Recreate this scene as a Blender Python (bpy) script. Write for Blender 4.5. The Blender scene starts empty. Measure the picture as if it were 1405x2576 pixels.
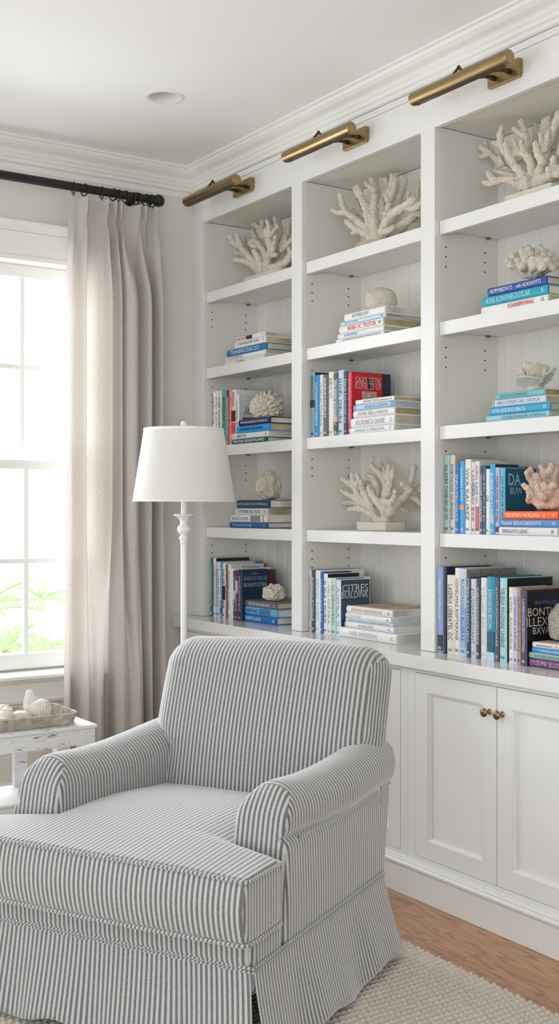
import bpy, bmesh, math, random
from mathutils import Vector, noise, Matrix
R=random.Random(7)
sc=bpy.context.scene
C=sc.collection
PI=math.pi
# ---------------------------------------------------------------- camera model (level camera, eye 1.2 m)
FP=2904.; SN=.5554; CS=.8316; EYE=1.2
def rat(u):
    t=(u-702.5)/FP; return (CS-SN*t)/(SN+CS*t)
def onX(u,v,X):
    t=(u-702.5)/FP; D=X/(SN+CS*t); return Vector((X,D*(CS-SN*t),EYE+(1279-v)/FP*D))
def onY(u,v,Y):
    t=(u-702.5)/FP; D=Y/(CS-SN*t); return Vector((D*(SN+CS*t),Y,EYE+(1279-v)/FP*D))
def mpp(u,X):
    t=(u-702.5)/FP; return X/(SN+CS*t)/FP
cam=bpy.data.cameras.new('camera'); cam.sensor_fit='VERTICAL'; cam.sensor_height=36; cam.sensor_width=24
cam.lens=36*FP/2576; cam.shift_y=-9/2576; cam.clip_end=200
co=bpy.data.objects.new('camera',cam); C.objects.link(co); co.location=(0,0,EYE)
co.rotation_euler=(PI/2,0,-math.atan2(SN,CS)); sc.camera=co
# ---------------------------------------------------------------- materials
MATS={}
def lin(c):
    return tuple((x/255/12.92 if x/255<=.04045 else ((x/255+.055)/1.055)**2.4) for x in c)
def mat(name,rgb,rough=.5,metal=0,bump=None,var=None,coat=0,spec=.5):
    """rgb 0-255; bump=(scale,strength,dist); var=(scale,amount) albedo noise"""
    if name in MATS: return MATS[name]
    m=bpy.data.materials.new(name); m.use_nodes=True; nt=m.node_tree; b=nt.nodes['Principled BSDF']
    c=lin(rgb)+(1,)
    b.inputs['Base Color'].default_value=c; b.inputs['Roughness'].default_value=rough; b.inputs['Metallic'].default_value=metal
    b.inputs['Specular IOR Level'].default_value=spec
    b.inputs['Coat Weight'].default_value=coat
    tc=nt.nodes.new('ShaderNodeTexCoord')
    if var:
        n=nt.nodes.new('ShaderNodeTexNoise'); n.inputs['Scale'].default_value=var[0]; n.inputs['Detail'].default_value=4
        nt.links.new(tc.outputs['Object'],n.inputs['Vector'])
        mr=nt.nodes.new('ShaderNodeMapRange'); mr.inputs[1].default_value=.3; mr.inputs[2].default_value=.7
        mr.inputs[3].default_value=1-var[1]; mr.inputs[4].default_value=1+var[1]*.4
        nt.links.new(n.outputs[0],mr.inputs[0])
        mx=nt.nodes.new('ShaderNodeMix'); mx.data_type='RGBA'; mx.blend_type='MULTIPLY'; mx.inputs[0].default_value=1
        mx.inputs[6].default_value=c; nt.links.new(mr.outputs[0],mx.inputs[7]); nt.links.new(mx.outputs[2],b.inputs['Base Color'])
    if bump:
        n=nt.nodes.new('ShaderNodeTexNoise'); n.inputs['Scale'].default_value=bump[0]; n.inputs['Detail'].default_value=3
        nt.links.new(tc.outputs['Object'],n.inputs['Vector'])
        bp=nt.nodes.new('ShaderNodeBump'); bp.inputs['Strength'].default_value=bump[1]; bp.inputs['Distance'].default_value=bump[2]
        nt.links.new(n.outputs[0],bp.inputs['Height']); nt.links.new(bp.outputs[0],b.inputs['Normal'])
    MATS[name]=m; return m
def N(nt,t,**kw):
    n=nt.nodes.new('ShaderNode'+t)
    for k,v in kw.items(): setattr(n,k,v)
    return n
def math_(nt,op,a,b=None,c=None):
    n=N(nt,'Math',operation=op)
    for i,x in enumerate((a,b,c)):
        if x is None: continue
        if isinstance(x,(int,float)): n.inputs[i].default_value=x
        else: nt.links.new(x,n.inputs[i])
    return n.outputs[0]
def mixc(nt,f,a,b,bt='MIX'):
    n=N(nt,'Mix',data_type='RGBA',blend_type=bt)
    for i,x in ((0,f),(6,a),(7,b)):
        if isinstance(x,(int,float)): n.inputs[i].default_value=x
        elif isinstance(x,tuple): n.inputs[i].default_value=x+(1,) if len(x)==3 else x
        else: nt.links.new(x,n.inputs[i])
    return n.outputs[2]
paint=mat('cabinet_paint',(228,227,224),.34,bump=(9,.03,.002))
paint_in=mat('bookcase_interior_paint',(222,219,212),.45)
trimp=mat('trim_paint',(232,231,226),.4)
wallp=mat('wall_paint',(219,217,210),.75,bump=(300,.05,.001))
ceilp=mat('ceiling_paint',(243,243,242),.85)
counterp=mat('counter_lacquer',(228,227,225),.14,coat=.2)
black=mat('black_iron',(22,21,22),.45)
lampw=mat('white_lamp_paint',(236,236,234),.35)
hole=mat('pin_hole_dark',(15,14,13),.9)
pages=mat('book_pages',(214,206,190),.8)
pagesw=mat('book_pages_white',(222,220,214),.8)
pagest=mat('book_pages_tan',(190,150,100),.8)
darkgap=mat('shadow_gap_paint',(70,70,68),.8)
# brushed aged brass
def brass():
    m=bpy.data.materials.new('aged_brass'); m.use_nodes=True; nt=m.node_tree; b=nt.nodes['Principled BSDF']
    b.inputs['Metallic'].default_value=1; b.inputs['Roughness'].default_value=.36
    tc=N(nt,'TexCoord'); n=N(nt,'TexNoise'); n.inputs['Scale'].default_value=60; mp=N(nt,'Mapping'); mp.inputs['Scale'].default_value=(1,.15,1)
    nt.links.new(tc.outputs['Object'],mp.inputs[0]); nt.links.new(mp.outputs[0],n.inputs[0])
    nt.links.new(mixc(nt,n.outputs[0],lin((142,120,84)),lin((180,156,116))),b.inputs['Base Color'])
    return m
brassm=brass(); brassd=mat('dark_bronze',(92,74,52),.35,1); knobm=mat('antique_brass_knob',(140,124,96),.32,1)
# oak floor
def oak():
    m=bpy.data.materials.new('oak_boards'); m.use_nodes=True; nt=m.node_tree; b=nt.nodes['Principled BSDF']
    tc=N(nt,'TexCoord'); sp=N(nt,'SeparateXYZ'); nt.links.new(tc.outputs['Object'],sp.inputs[0])
    W=.088
    row=math_(nt,'FLOOR',math_(nt,'DIVIDE',sp.outputs[0],W))
    fx=math_(nt,'FRACT',math_(nt,'DIVIDE',sp.outputs[0],W))
    wn=N(nt,'TexWhiteNoise',noise_dimensions='1D'); nt.links.new(row,wn.inputs['W'])
    yo=math_(nt,'ADD',math_(nt,'DIVIDE',sp.outputs[1],1.1),math_(nt,'MULTIPLY',wn.outputs[0],7))
    seg=math_(nt,'FLOOR',yo); fy=math_(nt,'FRACT',yo)
    wn2=N(nt,'TexWhiteNoise',noise_dimensions='2D'); cb=N(nt,'CombineXYZ'); nt.links.new(row,cb.inputs[0]); nt.links.new(seg,cb.inputs[1]); nt.links.new(cb.outputs[0],wn2.inputs['Vector'])
    # grain : stretched wavy rings offset per board
    cb2=N(nt,'CombineXYZ'); nt.links.new(math_(nt,'MULTIPLY',sp.outputs[0],9),cb2.inputs[0]); nt.links.new(math_(nt,'MULTIPLY',sp.outputs[1],1.1),cb2.inputs[1]); nt.links.new(math_(nt,'MULTIPLY',wn2.outputs[0],40),cb2.inputs[2])
    n1=N(nt,'TexNoise'); n1.inputs['Scale'].default_value=1.3; n1.inputs['Detail'].default_value=2; nt.links.new(cb2.outputs[0],n1.inputs[0])
    ring=math_(nt,'SINE',math_(nt,'MULTIPLY',n1.outputs[0],95))
    ring=math_(nt,'POWER',math_(nt,'MULTIPLY_ADD',ring,.5,.5),3)
    cb3=N(nt,'CombineXYZ'); nt.links.new(math_(nt,'MULTIPLY',sp.outputs[0],500),cb3.inputs[0]); nt.links.new(math_(nt,'MULTIPLY',sp.outputs[1],14),cb3.inputs[1])
    n2=N(nt,'TexNoise'); n2.inputs['Scale'].default_value=1; nt.links.new(cb3.outputs[0],n2.inputs[0])
    base=mixc(nt,wn2.outputs[0],lin((166,122,90)),lin((200,156,120)))
    base=mixc(nt,math_(nt,'MULTIPLY',ring,.55),base,lin((120,82,56)))
    base=mixc(nt,math_(nt,'MULTIPLY',n2.outputs[0],.35),base,lin((130,92,66)))
    ed=math_(nt,'LESS_THAN',fx,.018); ey=math_(nt,'LESS_THAN',fy,.0022)
    base=mixc(nt,math_(nt,'MULTIPLY',math_(nt,'MAXIMUM',ed,ey),.6),base,lin((70,44,30)))
    nt.links.new(base,b.inputs['Base Color']); b.inputs['Roughness'].default_value=.42
    return m
oakm=oak()
# striped ticking : UV.x is metres across the stripes
def ticking():
    m=bpy.data.materials.new('grey_ticking_stripe'); m.use_nodes=True; nt=m.node_tree; b=nt.nodes['Principled BSDF']
    uv=N(nt,'UVMap'); sp=N(nt,'SeparateXYZ'); nt.links.new(uv.outputs[0],sp.inputs[0])
    tc=N(nt,'TexCoord')
    nz=N(nt,'TexNoise'); nz.inputs['Scale'].default_value=420; nz.inputs['Detail'].default_value=2; nt.links.new(tc.outputs['Object'],nz.inputs[0])
    x=math_(nt,'ADD',sp.outputs[0],math_(nt,'MULTIPLY',math_(nt,'SUBTRACT',nz.outputs[0],.5),.0022))
    f=math_(nt,'FRACT',math_(nt,'DIVIDE',x,.0125))
    tri=math_(nt,'ABSOLUTE',math_(nt,'SUBTRACT',f,.5))
    mr=N(nt,'MapRange'); mr.interpolation_type='SMOOTHSTEP'; nt.links.new(tri,mr.inputs[0]); mr.inputs[1].default_value=.215; mr.inputs[2].default_value=.285
    # twill speckle
    n2=N(nt,'TexNoise'); n2.inputs['Scale'].default_value=900; n2.inputs['Detail'].default_value=1; nt.links.new(tc.outputs['Object'],n2.inputs[0])
    sp2=N(nt,'MapRange'); nt.links.new(n2.outputs[0],sp2.inputs[0]); sp2.inputs[1].default_value=.35; sp2.inputs[2].default_value=.65
    dark=mixc(nt,sp2.outputs[0],lin((86,87,88)),lin((128,129,130)))
    light=mixc(nt,sp2.outputs[0],lin((176,176,173)),lin((206,206,203)))
    nt.links.new(mixc(nt,mr.outputs[0],dark,light),b.inputs['Base Color'])
    b.inputs['Roughness'].default_value=.85; b.inputs['Sheen Weight'].default_value=.75
    b.inputs['Specular IOR Level'].default_value=.2
    bp=N(nt,'Bump'); bp.inputs['Strength'].default_value=.25; bp.inputs['Distance'].default_value=.0006; nt.links.new(n2.outputs[0],bp.inputs['Height']); nt.links.new(bp.outputs[0],b.inputs['Normal'])
    return m
tick=ticking()
def linen():
    m=bpy.data.materials.new('natural_linen'); m.use_nodes=True; nt=m.node_tree; nt.nodes.remove(nt.nodes['Principled BSDF'])
    out=nt.nodes['Material Output']
    uv=N(nt,'UVMap'); sp=N(nt,'SeparateXYZ'); nt.links.new(uv.outputs[0],sp.inputs[0])
    nz=N(nt,'TexNoise'); nz.inputs['Scale'].default_value=260; nt.links.new(uv.outputs[0],nz.inputs[0]); nz.inputs['Detail'].default_value=3
    wx=math_(nt,'SINE',math_(nt,'MULTIPLY',sp.outputs[0],1900)); wy=math_(nt,'SINE',math_(nt,'MULTIPLY',sp.outputs[1],1500))
    wv=math_(nt,'MULTIPLY_ADD',math_(nt,'MULTIPLY',wx,wy),.25,math_(nt,'MULTIPLY',nz.outputs[0],1.0))
    mr=N(nt,'MapRange'); nt.links.new(wv,mr.inputs[0]); mr.inputs[1].default_value=.3; mr.inputs[2].default_value=.68
    col=mixc(nt,mr.outputs[0],lin((170,164,159)),lin((222,217,211)))
    d=N(nt,'BsdfDiffuse'); t=N(nt,'BsdfTranslucent'); nt.links.new(col,d.inputs[0])
    nt.links.new(mixc(nt,mr.outputs[0],lin((205,192,176)),lin((236,229,219))),t.inputs[0])
    bp=N(nt,'Bump'); bp.inputs['Strength'].default_value=.3; bp.inputs['Distance'].default_value=.0008; nt.links.new(wv,bp.inputs['Height']); nt.links.new(bp.outputs[0],d.inputs['Normal'])
    mx=N(nt,'MixShader'); mx.inputs[0].default_value=.21; nt.links.new(d.outputs[0],mx.inputs[1]); nt.links.new(t.outputs[0],mx.inputs[2]); nt.links.new(mx.outputs[0],out.inputs[0])
    return m
linenm=linen()
def glass():
    m=bpy.data.materials.new('window_glass'); m.use_nodes=True; nt=m.node_tree; nt.nodes.remove(nt.nodes['Principled BSDF'])
    out=nt.nodes['Material Output']; tr=N(nt,'BsdfTransparent'); gl=N(nt,'BsdfGlossy'); gl.inputs['Roughness'].default_value=.02
    mx=N(nt,'MixShader'); mx.inputs[0].default_value=.05; nt.links.new(tr.outputs[0],mx.inputs[1]); nt.links.new(gl.outputs[0],mx.inputs[2]); nt.links.new(mx.outputs[0],out.inputs[0])
    return m
glassm=glass()
def coralmat(name,a,b_,sc_=350,dist=.0025):
    m=bpy.data.materials.new(name); m.use_nodes=True; nt=m.node_tree; b=nt.nodes['Principled BSDF']
    tc=N(nt,'TexCoord'); v=N(nt,'TexVoronoi'); v.inputs['Scale'].default_value=sc_; nt.links.new(tc.outputs['Object'],v.inputs['Vector'])
    n=N(nt,'TexNoise'); n.inputs['Scale'].default_value=35; nt.links.new(tc.outputs['Object'],n.inputs[0])
    f=math_(nt,'MULTIPLY_ADD',v.outputs['Distance'],.9,math_(nt,'MULTIPLY',math_(nt,'SUBTRACT',n.outputs[0],.5),.6)); f=math_(nt,'MINIMUM',math_(nt,'MAXIMUM',f,0),1)
    nt.links.new(mixc(nt,f,lin(a),lin(b_)),b.inputs['Base Color']); b.inputs['Roughness'].default_value=.9; b.inputs['Specular IOR Level'].default_value=.15
    h=math_(nt,'SUBTRACT',1,v.outputs['Distance'])
    bp=N(nt,'Bump'); bp.inputs['Strength'].default_value=.7; bp.inputs['Distance'].default_value=dist; nt.links.new(h,bp.inputs['Height']); nt.links.new(bp.outputs[0],b.inputs['Normal'])
    return m
coralm=coralmat('bleached_coral',(236,229,216),(190,178,160))
coralp=coralmat('pinkish_coral',(236,222,208),(200,160,138))
coralg=coralmat('grey_coral_rock',(204,198,186),(140,132,120),160,.004)
stone=mat('cast_stone_plinth',(216,207,192),.85,bump=(400,.5,.001),var=(300,.12))
driftw=mat('driftwood_plinth',(196,178,150),.8,bump=(120,.4,.002),var=(40,.2))
def distressed():
    m=bpy.data.materials.new('distressed_white_paint'); m.use_nodes=True; nt=m.node_tree; b=nt.nodes['Principled BSDF']
    tc=N(nt,'TexCoord'); mp=N(nt,'Mapping'); mp.inputs['Scale'].default_value=(.45,1,2.2); nt.links.new(tc.outputs['Object'],mp.inputs[0])
    n=N(nt,'TexNoise'); n.inputs['Scale'].default_value=55; n.inputs['Detail'].default_value=8; n.inputs['Roughness'].default_value=.75; nt.links.new(mp.outputs[0],n.inputs[0])
    n2=N(nt,'TexNoise'); n2.inputs['Scale'].default_value=5; nt.links.new(tc.outputs['Object'],n2.inputs[0])
    f=math_(nt,'MULTIPLY_ADD',n2.outputs[0],.35,n.outputs[0])
    mr=N(nt,'MapRange'); nt.links.new(f,mr.inputs[0]); mr.inputs[1].default_value=.755; mr.inputs[2].default_value=.80
    nt.links.new(mixc(nt,mr.outputs[0],lin((226,225,224)),lin((120,110,102))),b.inputs['Base Color']); b.inputs['Roughness'].default_value=.6
    return m
distm=distressed()
# ---------------------------------------------------------------- mesh helpers
def newobj(name,me,m=None,parent=None,smooth=False,sharp=None):
    o=bpy.data.objects.new(name,me); C.objects.link(o)
    if m: me.materials.append(m)
    if smooth:
        for p in me.polygons: p.use_smooth=True
        if sharp: me.set_sharp_from_angle(angle=math.radians(sharp))
    if parent: o.parent=parent
    return o
def fromdata(name,vs,fs,m=None,parent=None,smooth=False,sharp=None,uvs=None):
    me=bpy.data.meshes.new(name); me.from_pydata([tuple(v) for v in vs],[],fs); me.update()
    if uvs is not None:
        l=me.uv_layers.new(name='UVMap'); flat=[]
        for p in me.polygons:
            for li,vi in zip(p.loop_indices,p.vertices):
                flat+=list(uvs(p.index,vi))
        l.data.foreach_set('uv',flat)
    return newobj(name,me,m,parent,smooth,sharp)
def frombm(name,bm,m=None,parent=None,smooth=False,sharp=None):
    bmesh.ops.recalc_face_normals(bm,faces=bm.faces)
    me=bpy.data.meshes.new(name); bm.to_mesh(me); bm.free()
    return newobj(name,me,m,parent,smooth,sharp)
def bxx(bm,x0,x1,y0,y1,z0,z1,bev=0):
    r=bmesh.ops.create_cube(bm,size=1,matrix=Matrix.Translation(((x0+x1)/2,(y0+y1)/2,(z0+z1)/2))@Matrix.Diagonal((abs(x1-x0),abs(y1-y0),abs(z1-z0),1)))
    if bev:
        es=list({e for v in r['verts'] for e in v.link_edges})
        bmesh.ops.bevel(bm,geom=es,offset=bev,segments=2,affect='EDGES',profile=.5)
def box(name,b,m,parent=None,bev=.0015):
    bm=bmesh.new(); bxx(bm,*b,bev=bev); return frombm(name,bm,m,parent)
def boxes(name,bs,m,parent=None,bev=.0015):
    bm=bmesh.new()
    for b in bs: bxx(bm,*b,bev=bev)
    return frombm(name,bm,m,parent)
def lathe(bm,prof,c=(0,0,0),n=32,M=None):
    rings=[]
    for r,z in prof:
        ring=[]
        for k in range(n):
            a=2*PI*k/n; p=Vector((r*math.cos(a),r*math.sin(a),z))
            if M is not None: p=M@p
            ring.append(bm.verts.new(p+Vector(c)))
        rings.append(ring)
    for a,b in zip(rings,rings[1:]):
        for k in range(n): bm.faces.new((a[k],a[(k+1)%n],b[(k+1)%n],b[k]))
    return rings
def tube(bm,pts,rad,n=10,caps=True):
    pts=[Vector(p) for p in pts]; rs=rad if isinstance(rad,(list,tuple)) else [rad]*len(pts)
    rings=[]; up=None
    for i,p in enumerate(pts):
        d=(pts[min(i+1,len(pts)-1)]-pts[max(i-1,0)]).normalized()
        if up is None: up=Vector((0,0,1)) if abs(d.z)<.9 else Vector((1,0,0))
        a=d.cross(up).normalized(); b=a.cross(d).normalized(); up=b
        rings.append([bm.verts.new(p+(a*math.cos(2*PI*k/n)+b*math.sin(2*PI*k/n))*rs[i]) for k in range(n)])
    for a,b in zip(rings,rings[1:]):
        for k in range(n): bm.faces.new((a[k],a[(k+1)%n],b[(k+1)%n],b[k]))
    if caps: bm.faces.new(rings[0][::-1]); bm.faces.new(rings[-1])
def tubeobj(name,pts,rad,m,parent=None,n=10):
    bm=bmesh.new(); tube(bm,pts,rad,n); return frombm(name,bm,m,parent,True,40)
def prism(name,poly,axis,a0,a1,m,parent=None,smooth=False):
    """extrude 2-D poly [(p,q)] along axis; axis 'y': poly=(x,z); axis 'x': poly=(y,z)"""
    bm=bmesh.new()
    f=(lambda p,q,a:(p,a,q)) if axis=='y' else (lambda p,q,a:(a,p,q))
    A=[bm.verts.new(f(p,q,a0)) for p,q in poly]; B=[bm.verts.new(f(p,q,a1)) for p,q in poly]
    n=len(poly)
    for i in range(n): bm.faces.new((A[i],A[(i+1)%n],B[(i+1)%n],B[i]))
    bm.faces.new(A[::-1]); bm.faces.new(B)
    return frombm(name,bm,m,parent,smooth,35 if smooth else None)
def empty(name,loc,label=None,cat=None,group=None,rz=0):
    o=bpy.data.objects.new(name,None); C.objects.link(o); o.location=loc; o.rotation_euler=(0,0,rz); o.empty_display_size=.05
    tag(o,label,cat,group); return o
def tag(o,label,cat,group=None):
    if label: o['label']=label
    if cat: o['category']=cat
    if group: o['group']=group
    return o
def struct(o): o['kind']='structure'; return o
# ---------------------------------------------------------------- text
TX={}
def textmesh(s):
    if s in TX: return TX[s]
    cu=bpy.data.curves.new('t','FONT'); cu.body=s; cu.size=1; cu.extrude=.01; cu.resolution_u=2
    o=bpy.data.objects.new('t',cu); C.objects.link(o)
    dg=bpy.context.evaluated_depsgraph_get(); me=bpy.data.meshes.new_from_object(o.evaluated_get(dg))
    bpy.data.objects.remove(o); bpy.data.curves.remove(cu)
    xs=[v.co.x for v in me.vertices]; ys=[v.co.y for v in me.vertices]
    TX[s]=(me,min(xs),max(xs),min(ys),max(ys)); return TX[s]
def text(parent,name,s,m,origin,xd,yd,L,H):
    """fit string s in L x H; origin = centre; xd,yd = unit directions; thin relief"""
    me,x0,x1,y0,y1=textmesh(s); w=x1-x0; h=y1-y0
    sx=L/w; sy=H/h
    xd=Vector(xd); yd=Vector(yd); nd=xd.cross(yd); o=Vector(origin)
    me2=me.copy(); me2.materials.clear()
    for v in me2.vertices:
        c=v.co; v.co=o+xd*((c.x-(x0+x1)/2)*sx)+yd*((c.y-(y0+y1)/2)*sy)+nd*(.00025+c.z*.02)
    return newobj(name,me2,m,parent)
# ---------------------------------------------------------------- the room
ZC=2.617; WY=4.25; BX=2.67
struct(box('floor',(-3.2,2.8,-2.6,4.6,-.06,0),oakm,bev=0))
# ceiling with the hole of the recessed light
DL=(1.876,3.524); DR=.058
bm=bmesh.new()
ov=[bm.verts.new(p) for p in ((-3.2,-2.6,ZC),(2.8,-2.6,ZC),(2.8,4.6,ZC),(-3.2,4.6,ZC))]
iv=[bm.verts.new((DL[0]+DR*math.cos(2*PI*k/40),DL[1]+DR*math.sin(2*PI*k/40),ZC)) for k in range(40)]
es=[bm.edges.new((ov[i],ov[(i+1)%4])) for i in range(4)]+[bm.edges.new((iv[i],iv[(i+1)%40])) for i in range(40)]
bmesh.ops.triangle_fill(bm,use_beauty=True,use_dissolve=False,edges=es)
o=frombm('ceiling',bm,ceilp)
for p in o.data.polygons:
    pass
md=o.modifiers.new('s','SOLIDIFY'); md.thickness=.004; md.offset=0; struct(o)
# window wall with opening
WX0,WX1,WZ0,WZ1=1.02,2.0,.56,2.17
struct(boxes('wall_back',[(-3.2,WX0,WY,WY+.16,0,ZC),(WX1,2.8,WY,WY+.16,0,ZC),(WX0,WX1,WY,WY+.16,0,WZ0),(WX0,WX1,WY,WY+.16,WZ1,ZC)],wallp,bev=0))
struct(box('wall_right',(2.72,2.8,-2.6,WY,0,ZC),wallp,bev=0))
struct(box('wall_front',(-3.2,2.72,-2.6,-2.5,0,ZC),wallp,bev=0))  # unseen wall, closed to dim the light from behind the camera
struct(boxes('wall_left',[(-3.28,-3.2,-2.6,1.5,0,ZC),(-3.28,-3.2,1.5,3.6,0,.6),(-3.28,-3.2,1.5,3.6,2.15,ZC),(-3.28,-3.2,3.6,WY,0,ZC)],wallp,bev=0))  # unseen wall added to darken the near side; opening sized to limit light
# crown mouldings (profile: distance from wall, height below ceiling)
cp=[(0,0),(.072,0),(.072,-.008),(.064,-.012),(.060,-.02),(.048,-.030),(.030,-.038),(.024,-.044),(.024,-.050),(.018,-.056),(.014,-.066),(.008,-.070),(.008,-.082),(0,-.086)]
fr=[(.0,-.086),(.007,-.088),(.007,-.106),(.003,-.109),(0,-.110)]
FX=2.40
struct(prism('trim_1',[(FX-a,ZC-.001+b) for a,b in cp],'y',-2.5,WY,trimp))
struct(prism('trim_2',[(WY-a,ZC-.001+b*1.05) for a,b in cp],'x',-3.2,FX,trimp))
struct(prism('trim_3',[(WY-a*.9,ZC-.004+b*1.05) for a,b in fr],'x',-3.2,FX,trimp))
# baseboard of the window wall
bp_=[(0,0),(.016,0),(.016,.10),(.013,.108),(.013,.118),(.009,.126),(.007,.140),(.004,.146),(0,.148)]
struct(prism('baseboard_back',[(WY-a,b+.001) for a,b in bp_],'x',-3.2,2.30,trimp))
# recessed light
dl=empty('recessed_light',(DL[0],DL[1],ZC),'white round recessed ceiling light, switched off, above the floor lamp','ceiling light')
bm=bmesh.new(); lathe(bm,[(.056,.002),(.054,-.004),(.060,-.006),(.070,-.003),(.071,0),(.057,.0005)],n=48); frombm('trim_ring',bm,lampw,dl,True,40)
bm=bmesh.new(); rr=lathe(bm,[(.055,0),(.053,.02),(.045,.055),(.040,.06)],n=48); bm.faces.new(rr[-1]); frombm('baffle',bm,mat('baffle_white',(225,225,224),.5),dl,True,40)
# ---------------------------------------------------------------- window
win=struct(empty('window_1',(0,0,0)))
def wpart(n,bs,m=trimp,bev=.002): return boxes(n,bs,m,win,bev)
# outer trim: casing, head crown, stool, apron
wpart('head_casing',[(.90,2.09,WY-.022,WY,2.165,2.262),(.89,2.10,WY-.030,WY,2.150,2.168)])
prism('head_crown',[(WY,2.262),(WY-.028,2.262),(WY-.03,2.268),(WY-.036,2.274),(WY-.046,2.282),(WY-.052,2.286),(WY-.052,2.296),(WY,2.296)],'x',.885,2.105,trimp,win)
wpart('side_casing',[(WX1-.02,2.085,WY-.022,WY,.57,2.152),(.915,WX0+.02,WY-.022,WY,.57,2.152)])
prism('stool',[(WY+.05,.545),(WY-.07,.545),(WY-.078,.552),(WY-.078,.562),(WY-.07,.570),(WY+.05,.572)],'x',.885,2.095,trimp,win)
prism('apron',[(WY,.545),(WY-.045,.545),(WY-.040,.532),(WY-.022,.526),(WY-.022,.47),(WY-.030,.462),(WY-.026,.452),(WY-.014,.446),(WY,.446)],'x',.91,2.09,trimp,win)
wpart('jamb',[(WX0,WX0+.02,WY,WY+.14,.572,WZ1),(WX1-.02,WX1,WY,WY+.14,.572,WZ1),(WX0,WX1,WY,WY+.14,WZ1-.02,WZ1),(WX0,WX1,WY+.04,WY+.14,.55,.585)])
XA,XB=WX0+.02,WX1-.02
def sash(n,y,z0,z1,zm,rb,rt,mx):
    s=empty(n,(0,0,0)); s.parent=win
    boxes('rail',[(XA,XB,y,y+.034,z0,z0+rb),(XA,XB,y,y+.034,z1-rt,z1)],trimp,s,.003)
    boxes('stile',[(XA,XA+.04,y,y+.034,z0,z1),(XB-.04,XB,y,y+.034,z0,z1)],trimp,s,.003)
    boxes('muntin',[(x-.0095,x+.0095,y+.004,y+.03,z0+rb-.002,z1-rt+.002) for x in mx]+[(XA+.038,XB-.038,y+.003,y+.031,zm-.0095,zm+.0095)],trimp,s,.003)
    box('pane',(XA+.03,XB-.03,y+.015,y+.018,z0+rb-.01,z1-rt+.01),glassm,s,0)
sash('upper_sash',WY+.052,1.348,2.15,1.752,.038,.048,(1.35,1.670))
sash('lower_sash',WY+.012,.58,1.388,.997,.058,.036,(1.35,1.670))
# ---------------------------------------------------------------- bookcase
bk=empty('bookcase',(2.55,3.1,.751),'tall white built-in bookcase with face frame, adjustable shelves and beadboard back','bookcase')
bk.location=(0,0,0)
ZT=.752; TOP=2.388
stiles=[(4.172,4.249),(3.449,3.514),(2.724,2.790),(2.0,2.065)]
for a,b in stiles:
    box('stile',(2.40,2.42,a,b,ZT,TOP),paint,bk,.0012)
    # side panel behind the stile (a little narrower)
    box('side_panel',(2.4205,2.684,a-.001,b+.001 if a<4 else 4.248,ZT,TOP+.004),paint_in,bk,.0008)
box('top_rail',(2.40,2.42,2.0,4.249,TOP,2.438),paint,bk,.0008)
box('frieze',(2.404,2.42,2.0,4.249,2.4385,2.507),paint,bk,.0008)
box('frieze_band',(2.400,2.42,2.0,4.249,2.5075,ZC-.088),paint,bk,.0012)
box('top_panel',(2.4205,2.70,2.0,4.249,TOP+.006,TOP+.024),paint_in,bk,0)
box('back_rail',(2.655,2.668,2.07,4.17,2.30,TOP+.004),paint_in,bk,.001)
# beadboard back: planks with V grooves
bays=[(3.5152,4.1708),(2.7912,3.4478),(2.0662,2.7228)]
gw=.0762
def beadback(y0,y1,off):
    ys=[]; y=y1-off
    while y>y0+.01: ys.append(y); y-=gw
    poly=[(BX+.014,y0),(BX+.014,y1),(BX,y1)]
    pts=[]
    for g in ys: pts+=[(BX,g+.0028),(BX+.003,g+.0012),(BX+.003,g+.0004),(BX-.0012,g-.0002),(BX-.0012,g-.0022),(BX,g-.0036)]
    poly=[(BX+.014,y0),(BX+.014,y1),(BX,y1)]+pts+[(BX,y0)]
    bm=bmesh.new(); A=[bm.verts.new((p,q,ZT)) for p,q in poly]; B=[bm.verts.new((p,q,TOP+.004)) for p,q in poly]; n=len(poly)
    for i in range(n): bm.faces.new((A[i],A[(i+1)%n],B[(i+1)%n],B[i]))
    frombm('beadboard_back',bm,paint_in,bk)
beadback(bays[0][0],bays[0][1],.058); beadback(bays[1][0],bays[1][1],.056); beadback(bays[2][0],bays[2][1],.035)
SH=[2.097,1.782,1.457,1.122]
for (y0,y1) in bays:
    for z in SH:
        s=boxes('shelf',[(2.418,2.437,y0+.003,y1-.003,z-.042,z),(2.437,2.667,y0+.004,y1-.004,z-.026,z)],paint,bk,.0012)
        [boxes('shelf_pin',[(x-.006,x+.006,y1-.012,y1-.001,z-.032,z-.027)],mat('pin_metal',(120,118,112),.3,1),s,.001) for x in (2.457,2.622)]
# shelf pin holes in the left wall of each bay
for (y0,y1) in bays:
    bm=bmesh.new()
    for z in SH:
        for x in (2.445,2.612):
            for k in range(3):
                M=Matrix.Translation((x,y1-.0015,z-.077-k*.031 if x<2.5 else z-.075-k*.031))@Matrix.Rotation(PI/2,4,'X')
                bmesh.ops.create_circle(bm,cap_ends=True,segments=12,radius=.0028,matrix=M)
    frombm('pin_holes',bm,hole,bk)
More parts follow.
